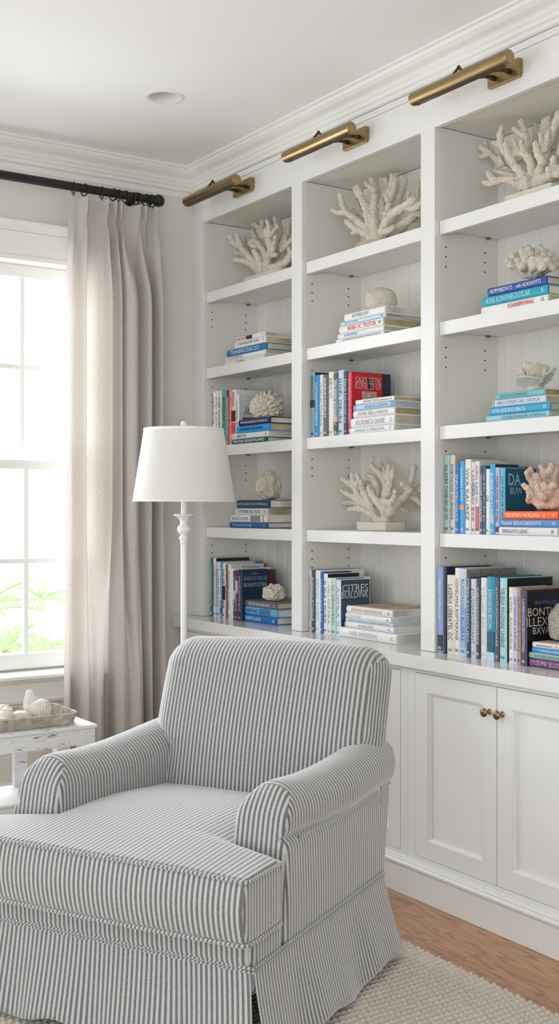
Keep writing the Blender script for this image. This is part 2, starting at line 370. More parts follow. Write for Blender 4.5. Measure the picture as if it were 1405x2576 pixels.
# ---------------------------------------------------------------- counter and base cabinets
CT=.751; CX=2.301
o=prism('worktop',[(CX+.002,.710),(CX,.712),(CX,.748),(CX+.003,.751),(2.70,.751),(2.70,.710)],'y',2.0-.6,WY-.008,counterp)
tag(o,'long glossy white worktop running under the bookcase, above the cabinets','worktop')
CF=2.33
def cabinet(ya,yb,label,knobs=True,ncols=2):
    c=empty('base_cabinet',((CF+2.7)/2,(ya+yb)/2,0),label,'cabinet','base cabinets under the worktop')
    ox,oy=c.location.x,c.location.y
    def lb(n,bs,m,p,bev=.0012): return boxes(n,[(b[0]-ox,b[1]-ox,b[2]-oy,b[3]-oy,b[4],b[5]) for b in bs],m,p,bev)
    za,zb=.130,.693
    fa,fb=ya+.034,yb-.034   # door opening
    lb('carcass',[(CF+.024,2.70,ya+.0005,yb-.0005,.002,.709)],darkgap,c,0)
    lb('face_frame',[(CF,CF+.022,ya+.0004,fa,.002,.709),(CF,CF+.022,fb,yb-.0004,.002,.709),(CF,CF+.022,fa,fb,zb+.0015,.709),(CF,CF+.022,fa,fb,.002,za-.0015)],paint,c,.0006)
    w=(fb-fa)/2; g=.0019; st=.056
    for k in range(2):
        a=fa+k*w+g; b=fa+(k+1)*w-g
        x0=CF-.001; x1=CF+.019
        bs=[(x0,x1,a,a+st,za,zb),(x0,x1,b-st,b,za,zb),(x0,x1,a+st,b-st,za,za+st),(x0,x1,a+st,b-st,zb-st,zb)]
        bm=bmesh.new()
        # frame with chamfered inner edge: build ring by profile
        out=[(a,za),(b,za),(b,zb),(a,zb)]
        def ring(d,x): return [bm.verts.new((x-ox,y-oy,z)) for y,z in ((a+d,za+d),(b-d,za+d),(b-d,zb-d),(a+d,zb-d))]
        rs=[ring(0,x1),ring(0,x0+.0008),ring(.0008,x0),ring(st-.001,x0),ring(st,x0+.002),ring(st+.006,x0+.0045),ring(st+.008,x0+.011)]
        for p,q in zip(rs,rs[1:]):
            for i in range(4): bm.faces.new((p[i],p[(i+1)%4],q[(i+1)%4],q[i]))
        bm.faces.new(rs[-1])
        d=frombm('door',bm,paint,c)
        ky=(b-.021) if k==0 else (a+.027)
        if knobs:
            bm=bmesh.new(); M=Matrix.Rotation(-PI/2,4,'Y')
            prof=[(0.0001,.0),(.0085,0),(.0085,.002),(.006,.004),(.0045,.007),(.0045,.013),(.008,.017),(.0125,.020),(.0135,.0235),(.012,.026),(.0095,.0268),(.009,.0262),(.0085,.027),(.005,.0282),(.0001,.0286)]
            lathe(bm,prof,(x0-ox,ky-oy,.6195),28,M); frombm('knob',bm,knobm,d,True,50)
    return c
cabinet(1.991,2.769,'white shaker base cabinet with round aged brass knobs at the right')
cabinet(2.7695,3.547,'white shaker base cabinet behind the striped armchair, middle of the three')
cabinet(3.5475,4.236,'white shaker base cabinet in the corner behind the floor lamp')
# plinth / base moulding of cabinets
pl=[(CF-.001,.001),(2.312,.001),(2.312,.088),(2.308,.090),(2.305,.094),(2.305,.099),(2.309,.102),(2.311,.105),(2.309,.108),(2.311,.112),(2.318,.115),(2.326,.1165),(CF-.001,.118)]
struct(prism('baseboard_right',pl,'y',1.4,4.236,paint))
# ---------------------------------------------------------------- books
def rgbname(c): return 'book_cloth_%d_%d_%d'%c
def bmat(c): return mat(rgbname(c),c,.42,var=(60,.06))
def inkm(c): return mat('ink_%d_%d_%d'%c,c,.5)
def bookmesh(root,L,T,Dp,col,pg,rs=.4,side=None,capcol=None):
    """book in local coords: spine faces -X, x in [0,Dp]; spine runs along local Z (0..L); thickness along Y (-T/2..T/2)"""
    bt=min(.0026,T*.14)
    # cover: C profile in x,y with softly rounded spine
    prof=[]; n=7
    rb=min(.006,T*.22)
    outer=[(Dp,T/2),(rb,T/2)]
    for k in range(n+1):
        a=-PI/2+PI*k/n
        outer.append((rb*(1-math.cos(a)) ,-math.sin(a)*T/2))
    outer.append((Dp,-T/2))
    inner=[(Dp,-T/2+bt),(rb+.002,-T/2+bt),(rb+.002,T/2-bt),(Dp,T/2-bt)]
    poly=outer+inner
    bm=bmesh.new(); A=[bm.verts.new((p,q,0)) for p,q in poly]; B=[bm.verts.new((p,q,L)) for p,q in poly]; m=len(poly)
    for i in range(m): bm.faces.new((A[i],A[(i+1)%m],B[(i+1)%m],B[i]))
    bm.faces.new(A[::-1]); bm.faces.new(B)
    cv=frombm('cover',bm,bmat(col),root,False)
    ins=.004
    # page block with leaf lines
    pb=bmesh.new(); bxx(pb,rb+.0015,Dp-ins,-T/2+bt+.0001,T/2-bt-.0001,ins*.7,L-ins*.7)
    pgo=frombm('pages',pb,pg,root)
    return cv,pgo
def lined(name,base,line):
    m=bpy.data.materials.new(name); m.use_nodes=True; nt=m.node_tree; b=nt.nodes['Principled BSDF']
    tc=N(nt,'TexCoord'); sp=N(nt,'SeparateXYZ'); nt.links.new(tc.outputs['Object'],sp.inputs[0])
    cb=N(nt,'CombineXYZ'); nt.links.new(math_(nt,'MULTIPLY',sp.outputs[1],1800),cb.inputs[0]); nt.links.new(math_(nt,'MULTIPLY',sp.outputs[0],8),cb.inputs[1])
    n=N(nt,'TexNoise'); n.inputs['Scale'].default_value=1; n.inputs['Detail'].default_value=1; nt.links.new(cb.outputs[0],n.inputs[0])
    mr=N(nt,'MapRange'); nt.links.new(n.outputs[0],mr.inputs[0]); mr.inputs[1].default_value=.42; mr.inputs[2].default_value=.62
    nt.links.new(mixc(nt,mr.outputs[0],lin(base),lin(line)),b.inputs['Base Color']); b.inputs['Roughness'].default_value=.85
    return m
pgC=lined('page_edges_cream',(226,218,202),(186,174,154)); pgW=lined('page_edges_white',(224,224,220),(176,178,176)); pgT=lined('page_edges_tan',(204,186,152),(166,146,112)); pgB=lined('page_edges_brown',(190,140,86),(150,104,60))
ORD=['first','second','third','fourth','fifth','sixth','seventh','eighth','ninth','tenth','eleventh','twelfth','thirteenth','fourteenth','fifteenth','sixteenth','seventeenth']
W_=(232,231,228); CR=(224,219,206)
def standing(rows,zs,place,group,X=2.432,deep=.17,frombottom=False):
    """rows: (u0,u1,vtop,colour,title,ink,desc,opts)"""
    for i,rw in enumerate(rows):
        u0,u1,vt,col,ti,ink,desc=rw[:7]; op=rw[7] if len(rw)>7 else {}
        ya=min(onX(u0,0,X).y,{'l':4.166,'m':3.4435,'r':2.7185}[place[0]]); yb=onX(u1,0,X).y; T=ya-yb-.0006; yc=(ya+yb)/2
        L=onX((u0+u1)/2,vt,X).z-zs
        Dp=op.get('d',deep+((i*37)%5-2)*.006)
        if 'uc' in op: Dp=max(.1,min(.215,yb/rat(op['uc'])-X))
        lab='%s, %s from left, %s'%(desc,ORD[i],place)
        root=empty('book',(X,yc,zs+.0003),lab,'book',group)
        if 'tilt' in op:
            root.rotation_euler=(op['tilt'],0,0)
        cv,pg=bookmesh(root,L,T,Dp,col,op.get('pg',pgC))
        if 'cov' in op:   # printed jacket front facing the camera
            j=boxes('jacket_front',[(.004,Dp-.0008,-T/2-.0007,-T/2-.0001,.001,L-.001)],bmat(op['cov']),root,0)
        if 'blk' in op:   # printed blocks on the spine: (z0 frac, z1 frac, colour)
            for z0,z1,c in op['blk']:
                boxes('spine_band',[(-.0004,.003,-T/2*.82,T/2*.82,L*z0,L*z1)],bmat(c),root,.0002)
        if ti:
            # top-to-bottom lettering: x dir = -Z, y dir = +... facing -X
            ln=op.get('tl',(.18,.88)); zc=L*(ln[0]+ln[1])/2
            text(root,'spine_title',ti,inkm(ink),(-.0006,0,zc),(0,0,-1),(0,-1,0) if False else (0,-1,0),L*(ln[1]-ln[0]),T*.5)
            text(root,'publisher_mark',op.get('mk','RB'),inkm(ink),(-.0006,0,L*.06),(0,-1,0),(0,0,1),T*.5,.008)
        for (s,zf,xf,wd,ht,c) in op.get('ct',[]):
            text(root,'cover_title',s,inkm(c),(Dp*xf,-T/2-.0009,L*zf),(1,0,0),(0,0,1),wd,ht)
        for (x0,x1,z0,z1,c) in op.get('cb',[]):
            boxes('cover_picture',[(Dp*x0,Dp*x1,-T/2-.0011,-T/2-.0006,L*z0,L*z1)],mat('cover_art_%d_%d_%d'%c,c,.5,var=(70,.5)),root,0)
def stack(rows,zs,place,group,X=2.44,deep=.19):
    """rows top->bottom: (uL,uR,vtop,vbot (at right corner),colour,title,ink,desc,opts)"""
    hs=[]
    for rw in rows:
        uR=rw[1]; hs.append((rw[3]-rw[2])*mpp(uR,X))
    z=zs+.0004
    n=len(rows)
    for i in range(n-1,-1,-1):
        rw=rows[i]; uL,uR,vt,vb,col,ti,ink,desc=rw[:8]; op=rw[8] if len(rw)>8 else {}
        T=hs[i]
        xo=X+op.get('dx',0)
        yL=onX(uL,0,xo).y; yR=onX(uR,0,xo).y; L=yL-yR
        pos={0:'top',n-1:'bottom'}.get(i,'%s from top'%ORD[i])
        lab='%s, %s of %s'%(desc,pos,place)
        root=empty('book',(xo,yL,z),lab,'book',group)
        Dp=op.get('d',deep-((i*29)%4)*.006)
        tmp=empty('x',(0,0,0)); 
        cv,pg=bookmesh(root,L,T-.0004,Dp,col,op.get('pg',pgC))
        bpy.data.objects.remove(tmp)
        M=Matrix(((1,0,0,0),(0,0,-1,0),(0,1,0,(T)/2),(0,0,0,1)))
        for o_ in (cv,pg): o_.data.transform(M)   # spine along -Y, thickness along Z
        if 'band' in op:
            for a,b,c in op['band']: boxes('spine_band',[(-.0004,.003,-L*b,-L*a,T*.1,T*.9)],bmat(c),root,.0002)
        if 'tag2' in op: pass
        if ti:
            a,b=op.get('tl',(.12,.8))
            text(root,'spine_title',ti,inkm(ink),(-.0006,-L*(a+b)/2,T*.5),(0,-1,0),(0,0,1),L*(b-a),T*op.get('th',.46))
            if op.get('mk'): text(root,'publisher_mark',op['mk'],inkm(op.get('mc',ink)),(-.0006,-L*.93,T*.5),(0,-1,0),(0,0,1),L*.045,T*.4)
        if 'face' in op:
            boxes('cover_picture',[(.01,Dp-.004,-L+.006,-.006,T-.0003,T+.0003)],mat('cover_art_%d_%d_%d'%op['face'],op['face'],.5,var=(14,.6)),root,0)
        z+=T
    return z
BK=(30,30,34); GY=(110,112,116); NV=(28,36,62); RD=(196,38,58)
# left bay -------------------------------------------------------------
g='books stacked on the left bay second shelf'
zA2=stack([
 (593.9,665.4,828.2,839.5,W_,'BIOGRAPHOS',(150,60,60),'slim white book with dark picture patch',{'tl':(.05,.5),'band':[(.36,.56,(70,45,45))],'pg':pgC,'mk':'o'}),
 (588.9,666.9,841,857.7,W_,'JV SANTISEGONO CODE',(120,120,120),'thick white book with grey title',{'pg':pgT,'mk':'V'}),
 (569.9,669,858.7,876.3,(46,116,170),'TRANSNGCEALCLU',(210,228,240),'bright blue book with pale title',{'pg':pgC,'tl':(.1,.82),'th':.6}),
 (567.2,666.5,877.5,888.6,W_,'ALCOASTANTEFIO',(130,130,130),'white book with small grey title',{'pg':pgT,'tl':(.05,.45)}),
 (564.6,663.9,889.7,901.5,(220,218,212),'V ISDA',(150,150,150),'pale book with dark top edge',{'pg':pgW,'tl':(.3,.5)})],
 SH[1],'left bay second shelf stack',g)
g='books standing on the left bay third shelf'
standing([
 (532.6,540.3,986,W_,'GALIAN OCUZA',BK,'white book with black block low on spine',{'blk':[(.05,.33,(20,20,22))],'tl':(.4,.92)}),
 (540.5,546.2,983,(226,224,222),'EVEU B JUTTED',BK,'slim white book with bold black title',{}),
 (546.5,555.2,983,(214,212,210),'VISE COLETTA',(120,90,100),'speckled grey white book with faint title',{}),
 (555.5,569.2,982.5,(88,170,142),'SELEOGRAPHY SLAND',(30,70,70),'mint green book with dark lettering',{'uc':600}),
 (569.4,574.5,981,(190,70,90),'UNTALONE WAVES',(230,210,215),'thin crimson and blue book',{'blk':[(.86,.99,(60,60,110))]}),
 (574.7,580,980,(226,150,160),'BEACON OF ROS',(150,40,60),'thin pink book with red title',{}),
 (580.2,591.5,980.6,(226,212,196),'MEDIO',(150,60,60),'tall cream book with dark red block',{'uc':659,'cov':(222,219,210),'blk':[(.42,.62,(92,28,36)),(.2,.4,(214,80,90))],'tl':(.7,.95)}),
 (591.8,599,993.5,(222,224,226),'COASTAL ROOM',(90,90,100),'white book with grey illustrated cover',{'uc':640,'cov':(196,202,204),'ct':[('LOAF',.72,.62,.055,.022,(40,44,48)),('PORLANSE',.63,.55,.06,.008,(40,44,48))],'cb':[(.2,.95,.12,.55,(96,112,110))]})],
 SH[2],'left bay third shelf row',g,deep=.18)
g='books stacked on the left bay third shelf'
zA3=stack([
 (599.2,677.6,1045.8,1061.8,(46,40,78),'VARMADMARDO II BUNICSI',(220,216,230),'dark purple book with white title',{'pg':pgC,'th':.35,'tl':(.06,.92)}),
 (594.5,676.7,1062,1081,(54,150,220),'SEA INPNE VIGORMAS',(16,60,110),'vivid sky blue book with dark title',{'pg':pgT,'th':.4}),
 (591.3,673.9,1082,1096.6,(230,230,226),'OMLY RTO',(90,90,90),'white book with scribbled grey title',{'pg':pgW,'tl':(.05,.35),'mk':'TA'}),
 (582.5,670.7,1097.5,1110.3,(22,92,84),'YADVSSI PIDUISTRUMKS',(226,236,232),'dark green book with white capitals',{'pg':pgC,'tl':(.03,.93),'th':.55})],
 SH[2],'left bay third shelf stack',g,X=2.425,deep=.2)
g='books stacked on the left bay fourth shelf'
zA4=stack([
 (594.9,676,1251.5,1272.8,(50,74,98),'BARTUZAIBTVCUSTVORNOLLI',(150,200,220),'slate blue book with two line title',{'pg':pgC,'th':.3,'tl':(.03,.95),'band':[(.02,.98,(50,58,72))]}),
 (591,671.4,1274,1291.6,(206,214,222),'UTRVBUSILTASO',(110,110,120),'pale blue grey book with small title',{'pg':pgT,'mk':'n'}),
 (580,670,1292.7,1311.5,(224,224,222),'BIVEO.OUR',(120,120,124),'white book with grey picture',{'pg':pgC,'tl':(.05,.5),'band':[(.56,.83,(130,134,136)),(.88,.93,(196,170,70))]}),
 (576.8,671,1312,1326.8,(50,88,142),'TAG NOSAVUE',(170,195,225),'medium blue book with faint title',{'pg':pgC,'tl':(.08,.6),'mk':'S'})],
 SH[3],'left bay fourth shelf stack',g,X=2.435,deep=.2)
g='books standing on the left bay counter'
standing([
 (527.6,534.4,1403.6,(34,104,118),'GOTHKAREA PLANDICTA',(190,220,226),'teal book with white lettering',{}),
 (534.6,541.1,1403.6,(216,214,210),'HIVTERDECUA NBARCO',(90,90,90),'white spined book with black jacket',{'uc':627,'cov':(34,32,32)}),
 (541.3,546.8,1412.8,(184,190,192),'ADENOTE VIOTUNA',(90,96,100),'thin grey book',{}),
 (547,551.9,1413.5,(226,226,222),'LARO',(120,120,120),'thin plain white book',{}),
 (552,557.7,1414.2,(90,150,190),'OCEAN SCARPO',(230,240,246),'light blue book, deep blue below',{'blk':[(.05,.32,(40,92,150))]}),
 (557.9,565.6,1415.3,(220,220,218),'NUZZARAS',BK,'white book with black label',{'blk':[(.33,.58,(34,34,38))],'uc':641,'cov':(210,212,214)}),
 (565.8,571.1,1421,(132,84,70),'BELLISADRO CONDES',(210,190,180),'thin brown red book',{}),
 (571.3,578.6,1420.5,(226,220,208),'ROMA ILUSO',(150,140,130),'cream book with large lettered jacket',{'uc':662.9,'cov':(208,204,192),'ct':[('FastGrypsne',.945,.62,.085,.012,(40,40,44))]}),
 (578.8,584.3,1430,(222,230,234),'',W_,'plain pale thin book',{}),
 (584.5,590.6,1436,(50,74,110),'ZAORA SEAS',(210,214,220),'dark blue patterned book',{'blk':[(.3,.42,(40,130,170)),(.42,.6,(216,214,214))]}),
 (590.8,596.9,1436,(100,32,40),'UREDIONI',(226,210,210),'dark red book with white patch',{'blk':[(.55,.8,(206,200,200))]}),
 (597.2,606.8,1433.5,(44,46,70),'ALNOZEUSAWRA BAOD',(200,196,210),'navy book with printed navy cover',{'uc':674.6,'cov':(24,46,76),'ct':[('BARVUE ON AB',.83,.52,.11,.016,(120,150,176)),('BOUNTOTIPA',.7,.52,.11,.016,(160,176,190)),('A',.92,.5,.03,.006,(160,150,120))],'cb':[(.2,.85,.25,.5,(24,60,92))]})],
 CT,'left bay counter row',g,X=2.428,deep=.19)
g='books stacked on the left bay counter'
zA5=stack([
 (615.6,694,1517.4,1533.6,(112,102,116),'SVELOID ROD ENEVONA',(220,214,220),'mauve grey book with printed top cover',{'pg':pgT,'face':(120,112,118),'mk':'G'}),
 (610,695.3,1534,1554.3,(104,170,214),'SAVANNESTO ISLES',(60,110,160),'light blue book with sketchy picture',{'pg':pgW,'band':[(.5,.82,(70,120,160))],'tl':(.04,.46)}),
 (606.3,693.5,1554.8,1573.7,(24,112,188),'RUNIVFOLAXO',(220,236,248),'strong blue book with white title',{'pg':pgW,'tl':(.08,.58),'mk':'H'})],
 CT,'left bay counter stack',g,X=2.445,deep=.2)
# middle bay -------------------------------------------------------------
g='books stacked on the middle bay second shelf'
zB2=stack([
 (865,966.5,764.2,783.2,(232,232,228),'ALOSTBESCORY',(150,150,150),'white book with black boards and grey title',{'pg':pgC,'tl':(.2,.62),'mk':''}),
 (855.4,968.6,784,794,(190,220,232),'Tyne OIO AHONS',(110,140,160),'thin pale blue book',{'pg':pgT,'tl':(.1,.4),'mk':'BE'}),
 (852.5,961.8,795,815.3,(234,230,226),'NUBA OC TEOTOR',(206,90,90),'thick white book with red letters',{'pg':pgT,'tl':(.2,.85),'th':.55,'mk':'N','mc':(90,90,90)}),
 (848.5,963.3,816,829,(222,228,228),'ALABUNIMID',(90,160,170),'white book with teal title',{'pg':pgC,'tl':(.15,.45)}),
 (844,963.9,830.6,842.5,(230,230,226),'JOEFRANORGIA MARAVISEUS',(130,130,130),'white book with long grey title',{'pg':pgW,'tl':(.15,.95)})],
 SH[1],'middle bay second shelf stack',g,X=2.44)
g='books standing on the middle bay third shelf'
standing([
 (778.7,789.8,937,(132,164,170),'WEITPUON SAYE',(40,60,70),'grey teal book with navy jacket',{'uc':822,'cov':(30,50,82),'blk':[(.46,.58,(40,44,50))],'tl':(.6,.95)}),
 (790,801.7,944,(30,132,190),'CUSTEANOYN HARBOR',(210,232,244),'bright blue book with pale title',{}),
 (801.9,810.8,943,(216,216,214),'JUALA TORRE',(160,160,160),'pale grey book with faint title',{}),
 (811,823.6,942.5,(88,90,98),'ANKBORTHNURCEY',(236,236,236),'dark grey book with bold white title',{'tl':(.3,.95)}),
 (823.8,837.2,935.8,(228,224,210),'EBIT VI',(160,150,130),'cream book with tiny title',{'tl':(.6,.9)}),
 (837.4,848.6,938,(112,136,156),'ALZEP ECONU',(226,226,230),'blue grey book with black lower spine',{'blk':[(.05,.22,(60,66,76)),(.22,.3,(200,150,150)),(.9,.99,(60,60,50))]}),
 (848.8,861.8,931.4,(196,214,228),'GORI OEURS',(70,76,90),'light blue book, tallest of its row',{'uc':928,'cov':(178,196,214)}),
 (862,874,934.5,(38,42,64),'PIERSA KACOCDIT OA',(206,206,214),'black navy book with white title',{}),
 (874.3,882.2,935.3,(226,70,96),'SVISKADO VIREL',(250,190,200),'crimson book with red printed cover',{'uc':960.7,'cov':(200,26,48),'ct':[('SAID SETK',.87,.55,.115,.022,(214,190,170)),('KONE 20 UP',.78,.55,.115,.02,(220,170,160)),('Burtmestiz',.93,.5,.09,.006,(226,120,120))],'cb':[(.35,.82,.56,.7,(206,180,160)),(.52,.72,.74,.92,(60,40,36))]})],
 SH[2],'middle bay third shelf row',g,deep=.18)
g='books stacked on the middle bay third shelf'
zB3=stack([
 (893.5,989.4,990,1002.5,W_,'MUUEI COOI orrorono',(110,110,114),'white book with grey title',{'pg':pgT,'mk':'V','tl':(.22,.88)}),
 (888.3,991.5,1003,1018.3,(180,202,226),'APOELOLA DUSSTRA',(120,150,190),'pale blue book with blue ends',{'pg':pgW,'band':[(0.0,.06,(110,150,196)),(.9,.99,(96,140,196))],'tl':(.28,.86)}),
 (887.5,990.7,1019.6,1038.8,W_,'EVORK ISBLA MARITRI',(170,170,170),'white book with tan pages',{'pg':pgT,'tl':(.12,.85)}),
 (881,990,1039.3,1064.4,(232,232,230),'VLOSURICA DANIE',(170,170,172),'thickest white book with embossed title',{'pg':pgC,'mk':'S','th':.5}),
 (878.8,989.4,1065.7,1081.5,(230,232,232),'OIADA TUMESZAR',(165,168,170),'white book with black board edge',{'pg':pgW,'mk':'P'})],
 SH[2],'middle bay third shelf stack',g,X=2.425,deep=.2)
g='books standing on the middle bay counter'
standing([
 (772.4,781.8,1433,(204,204,206),'ALUOTUCE FOCORA',(120,120,124),'grey white book with tall title',{}),
 (782,790.6,1434,(62,62,68),'BLSKDOVLIRTOSOLIE',(230,230,230),'charcoal book with white title',{}),
 (790.8,803.8,1435,(222,230,236),'VENIAL TORIO',(180,186,190),'white blue book with pale title',{}),
 (804,811.8,1439,(40,96,160),'SVALOCADO BAE',(200,220,240),'bright blue book with dark green jacket',{'uc':883.5,'cov':(30,44,46)}),
 (812,821.8,1443,W_,'G ISLA II MURO',(80,80,86),'white book with black jacket',{'uc':903,'cov':(20,22,24)}),
 (822,830.7,1454,(226,230,230),'OLLOSTRA',(150,160,160),'white book with faint marks',{}),
 (830.9,842.5,1454,(190,212,204),'VIL OZMATRON',(120,130,90),'pale green book with teal jacket',{'uc':915,'cov':(110,168,180),'blk':[]}),
 (842.7,855,1459,(216,228,232),'AIORA II',(150,160,170),'pale blue book with illustrated navy cover',{'uc':929,'cov':(60,72,92),'ct':[('CITRES',.85,.5,.115,.026,(206,214,218)),('BUILDINK',.73,.5,.12,.024,(196,206,212))],'cb':[(.05,.95,.3,.62,(66,90,120)),(.05,.95,.05,.3,(46,44,66))]})],
 CT,'middle bay counter row',g,X=2.428,deep=.19)
g='books stacked on the middle bay counter'
zB5=stack([
 (870.4,985,1536,1555,(230,226,220),'BACHTIO TOAVVITAROUK',(200,170,150),'white book with tan and navy picture on top',{'pg':pgW,'face':(196,170,148),'mk':'G','mc':(110,110,110)}),
 (868,981.8,1555.7,1570,(232,232,230),'SUINGIEND',(200,200,200),'white book with almost invisible title',{'pg':pgW,'tl':(.08,.35),'mk':'A','mc':(90,90,90)}),
 (868,987,1570.7,1580,(206,220,232),'AURI LAUDONAI WURTOMOYU',(120,140,165),'thin pale blue book',{'pg':pgW,'tl':(.06,.9),'mk':'o'}),
 (865.9,988.9,1580.7,1595,(232,232,230),'ILUUEUSTE',(160,160,162),'white book with grey capitals',{'pg':pgW,'tl':(.3,.6),'mk':'L','mc':(90,90,90)}),
 (853,995.5,1596.5,1622,(234,234,232),'OEVE WVEKDEVA',(200,200,200),'thick oversized white book',{'pg':pgW,'tl':(.18,.68),'mk':'IC','mc':(190,190,190),'dx':-.02,'d':.21})],
 CT,'middle bay counter stack',g,X=2.445,deep=.2)
# right bay -------------------------------------------------------------
g='books stacked on the right bay second shelf'
zC2=stack([
 (1225,1372.6,683.6,704.8,(50,76,150),"BOPWI8ZIVO'S    wilt ADIONYPTS",(222,230,240),'navy blue book with white title',{'pg':pgC,'tl':(.06,.92),'th':.5}),
 (1211,1376,707.4,733,(26,156,182),'KOIG KONONIE-DOSCAR',(190,232,236),'turquoise book with pale title',{'pg':pgC,'tl':(.08,.75),'th':.55,'mk':'S'}),
 (1209.5,1376,734.7,756.5,(234,230,224),'KOHAHEMOVING6',(186,54,60),'cream white book with red title',{'pg':pgT,'tl':(.42,.8),'th':.5,'mk':'G','mc':(60,60,60)})],
 SH[1],'right bay second shelf stack',g,X=2.44,deep=.2)
g='books stacked on the right bay third shelf'
zC3=stack([
 (1243.8,1368.7,970.6,986,(116,182,192),'OCSHOLOURIOD',(70,130,140),'aqua book with brown page edges',{'pg':pgB,'tl':(.1,.66)}),
 (1236.8,1370.8,987.5,1006.8,(200,214,228),'NRCOLRSPS OIO TADICA',(140,150,165),'pale blue white book, grey title',{'pg':pgT,'tl':(.1,.9),'band':[(0,.05,(160,156,150))]}),
 (1229,1381.4,1008,1029,(52,156,196),'AFAN BOIURASVIBACA',(214,238,246),'bright blue book with white title',{'pg':pgC,'tl':(.06,.62),'th':.5,'mk':'D'}),
 (1221.8,1380,1030,1047.5,(142,196,208),'COIDBREHOADUN SATIMSTAA',(90,140,150),'pale turquoise book',{'pg':pgC,'tl':(.25,.95)})],
 SH[2],'right bay third shelf stack',g,X=2.435,deep=.2)
g='books standing on the right bay fourth shelf'
standing([
 (1114.7,1128.8,1145,(166,192,194),'GALACEM TOMBUEVLIO VM',(50,70,74),'pale grey green book with dark title',{}),
 (1130,1142,1145,(210,206,196),'POBTNODE OILIENDAS',(90,86,80),'stone grey book with grey jacket',{'uc':1244.7,'cov':(188,184,176)}),
 (1142.3,1154.2,1172.5,(24,112,184),'SINPOUTEN MAUCA',(200,220,240),'royal blue book',{}),
 (1154.5,1166.7,1160.4,(70,160,208),'EGOREBIAS OTTIO',(230,240,246),'sky blue book with orange patch',{'blk':[(.33,.4,(226,150,90))],'tl':(.45,.9)}),
 (1167,1182,1155.8,(232,228,222),'VIVA KAUREZ',(110,90,100),'wide cream white book',{'uc':1256,'cov':(216,212,202)}),
 (1183.6,1193.6,1162,(222,206,208),'LORASO EVE',(90,110,130),'pinkish white book',{'blk':[(.55,.68,(150,165,180))]}),
 (1194,1203.8,1160.5,(230,226,222),'VURIO CAMS LIU',(90,90,96),'white book, red lower spine',{'uc':1282,'cov':(212,208,198),'blk':[(.05,.38,(190,100,120))],'tl':(.42,.95)}),
 (1205,1213.8,1172,(64,80,92),'WINVOBE UVIORATES',(226,232,236),'dark slate book with white title',{}),
 (1214,1219.8,1172.5,(46,96,140),'SRAFE',(200,210,230),'thin blue book, maroon patch',{'blk':[(.2,.38,(130,30,60))]}),
 (1220,1230.2,1180,(228,230,222),'OZ',(110,120,110),'plain cream book',{'tl':(.5,.6),'mk':'GD'}),
 (1230.4,1243,1167.4,(64,160,212),'AVENUDA LUGRIS',(226,240,248),'light blue book with navy jacket',{'uc':1300,'cov':(18,38,62),'blk':[(.15,.27,(150,180,214))]}),
 (1243.3,1254.8,1176,(178,178,206),'VICEBUONO DES STAEL',(70,70,110),'lavender book with purple lettering',{'blk':[(.04,.12,(50,70,110))]}),
 (1256,1268,1177.5,(92,184,210),'JOTESUETAN',(60,90,90),'cyan spined book with deep teal cover',{'uc':1348,'cov':(4,80,108),'tilt':0,'ct':[('DA.',.83,.33,.055,.034,(150,196,206)),('BUW',.66,.36,.05,.02,(140,186,198)),('tomamatin',.75,.34,.06,.005,(90,150,165))]})],
 SH[3],'right bay fourth shelf row',g,deep=.18)
g='books stacked on the right bay fourth shelf'
zC4=stack([
 (1265,1401.5,1281.6,1302.6,(244,104,44),'SEKSPEH-HKELANS  nl',(250,222,200),'orange book with pale title',{'pg':pgC,'tl':(.05,.78),'mk':'9'}),
 (1256,1403,1303.8,1324.4,(86,134,194),'Maintouk  BEZUOCNNOSOOTS',(226,236,246),'cornflower blue book with white title',{'pg':pgC,'tl':(.04,.72),'mk':'548'}),
 (1253.5,1400,1325,1346.6,(222,224,224),'KINULLITO LLKAC',(110,112,116),'white grey book with grey title',{'pg':pgC,'tl':(.07,.52),'mk':'87'})],
 SH[3],'right bay fourth shelf stack',g,X=2.42,deep=.2)
g='books standing on the right bay counter'
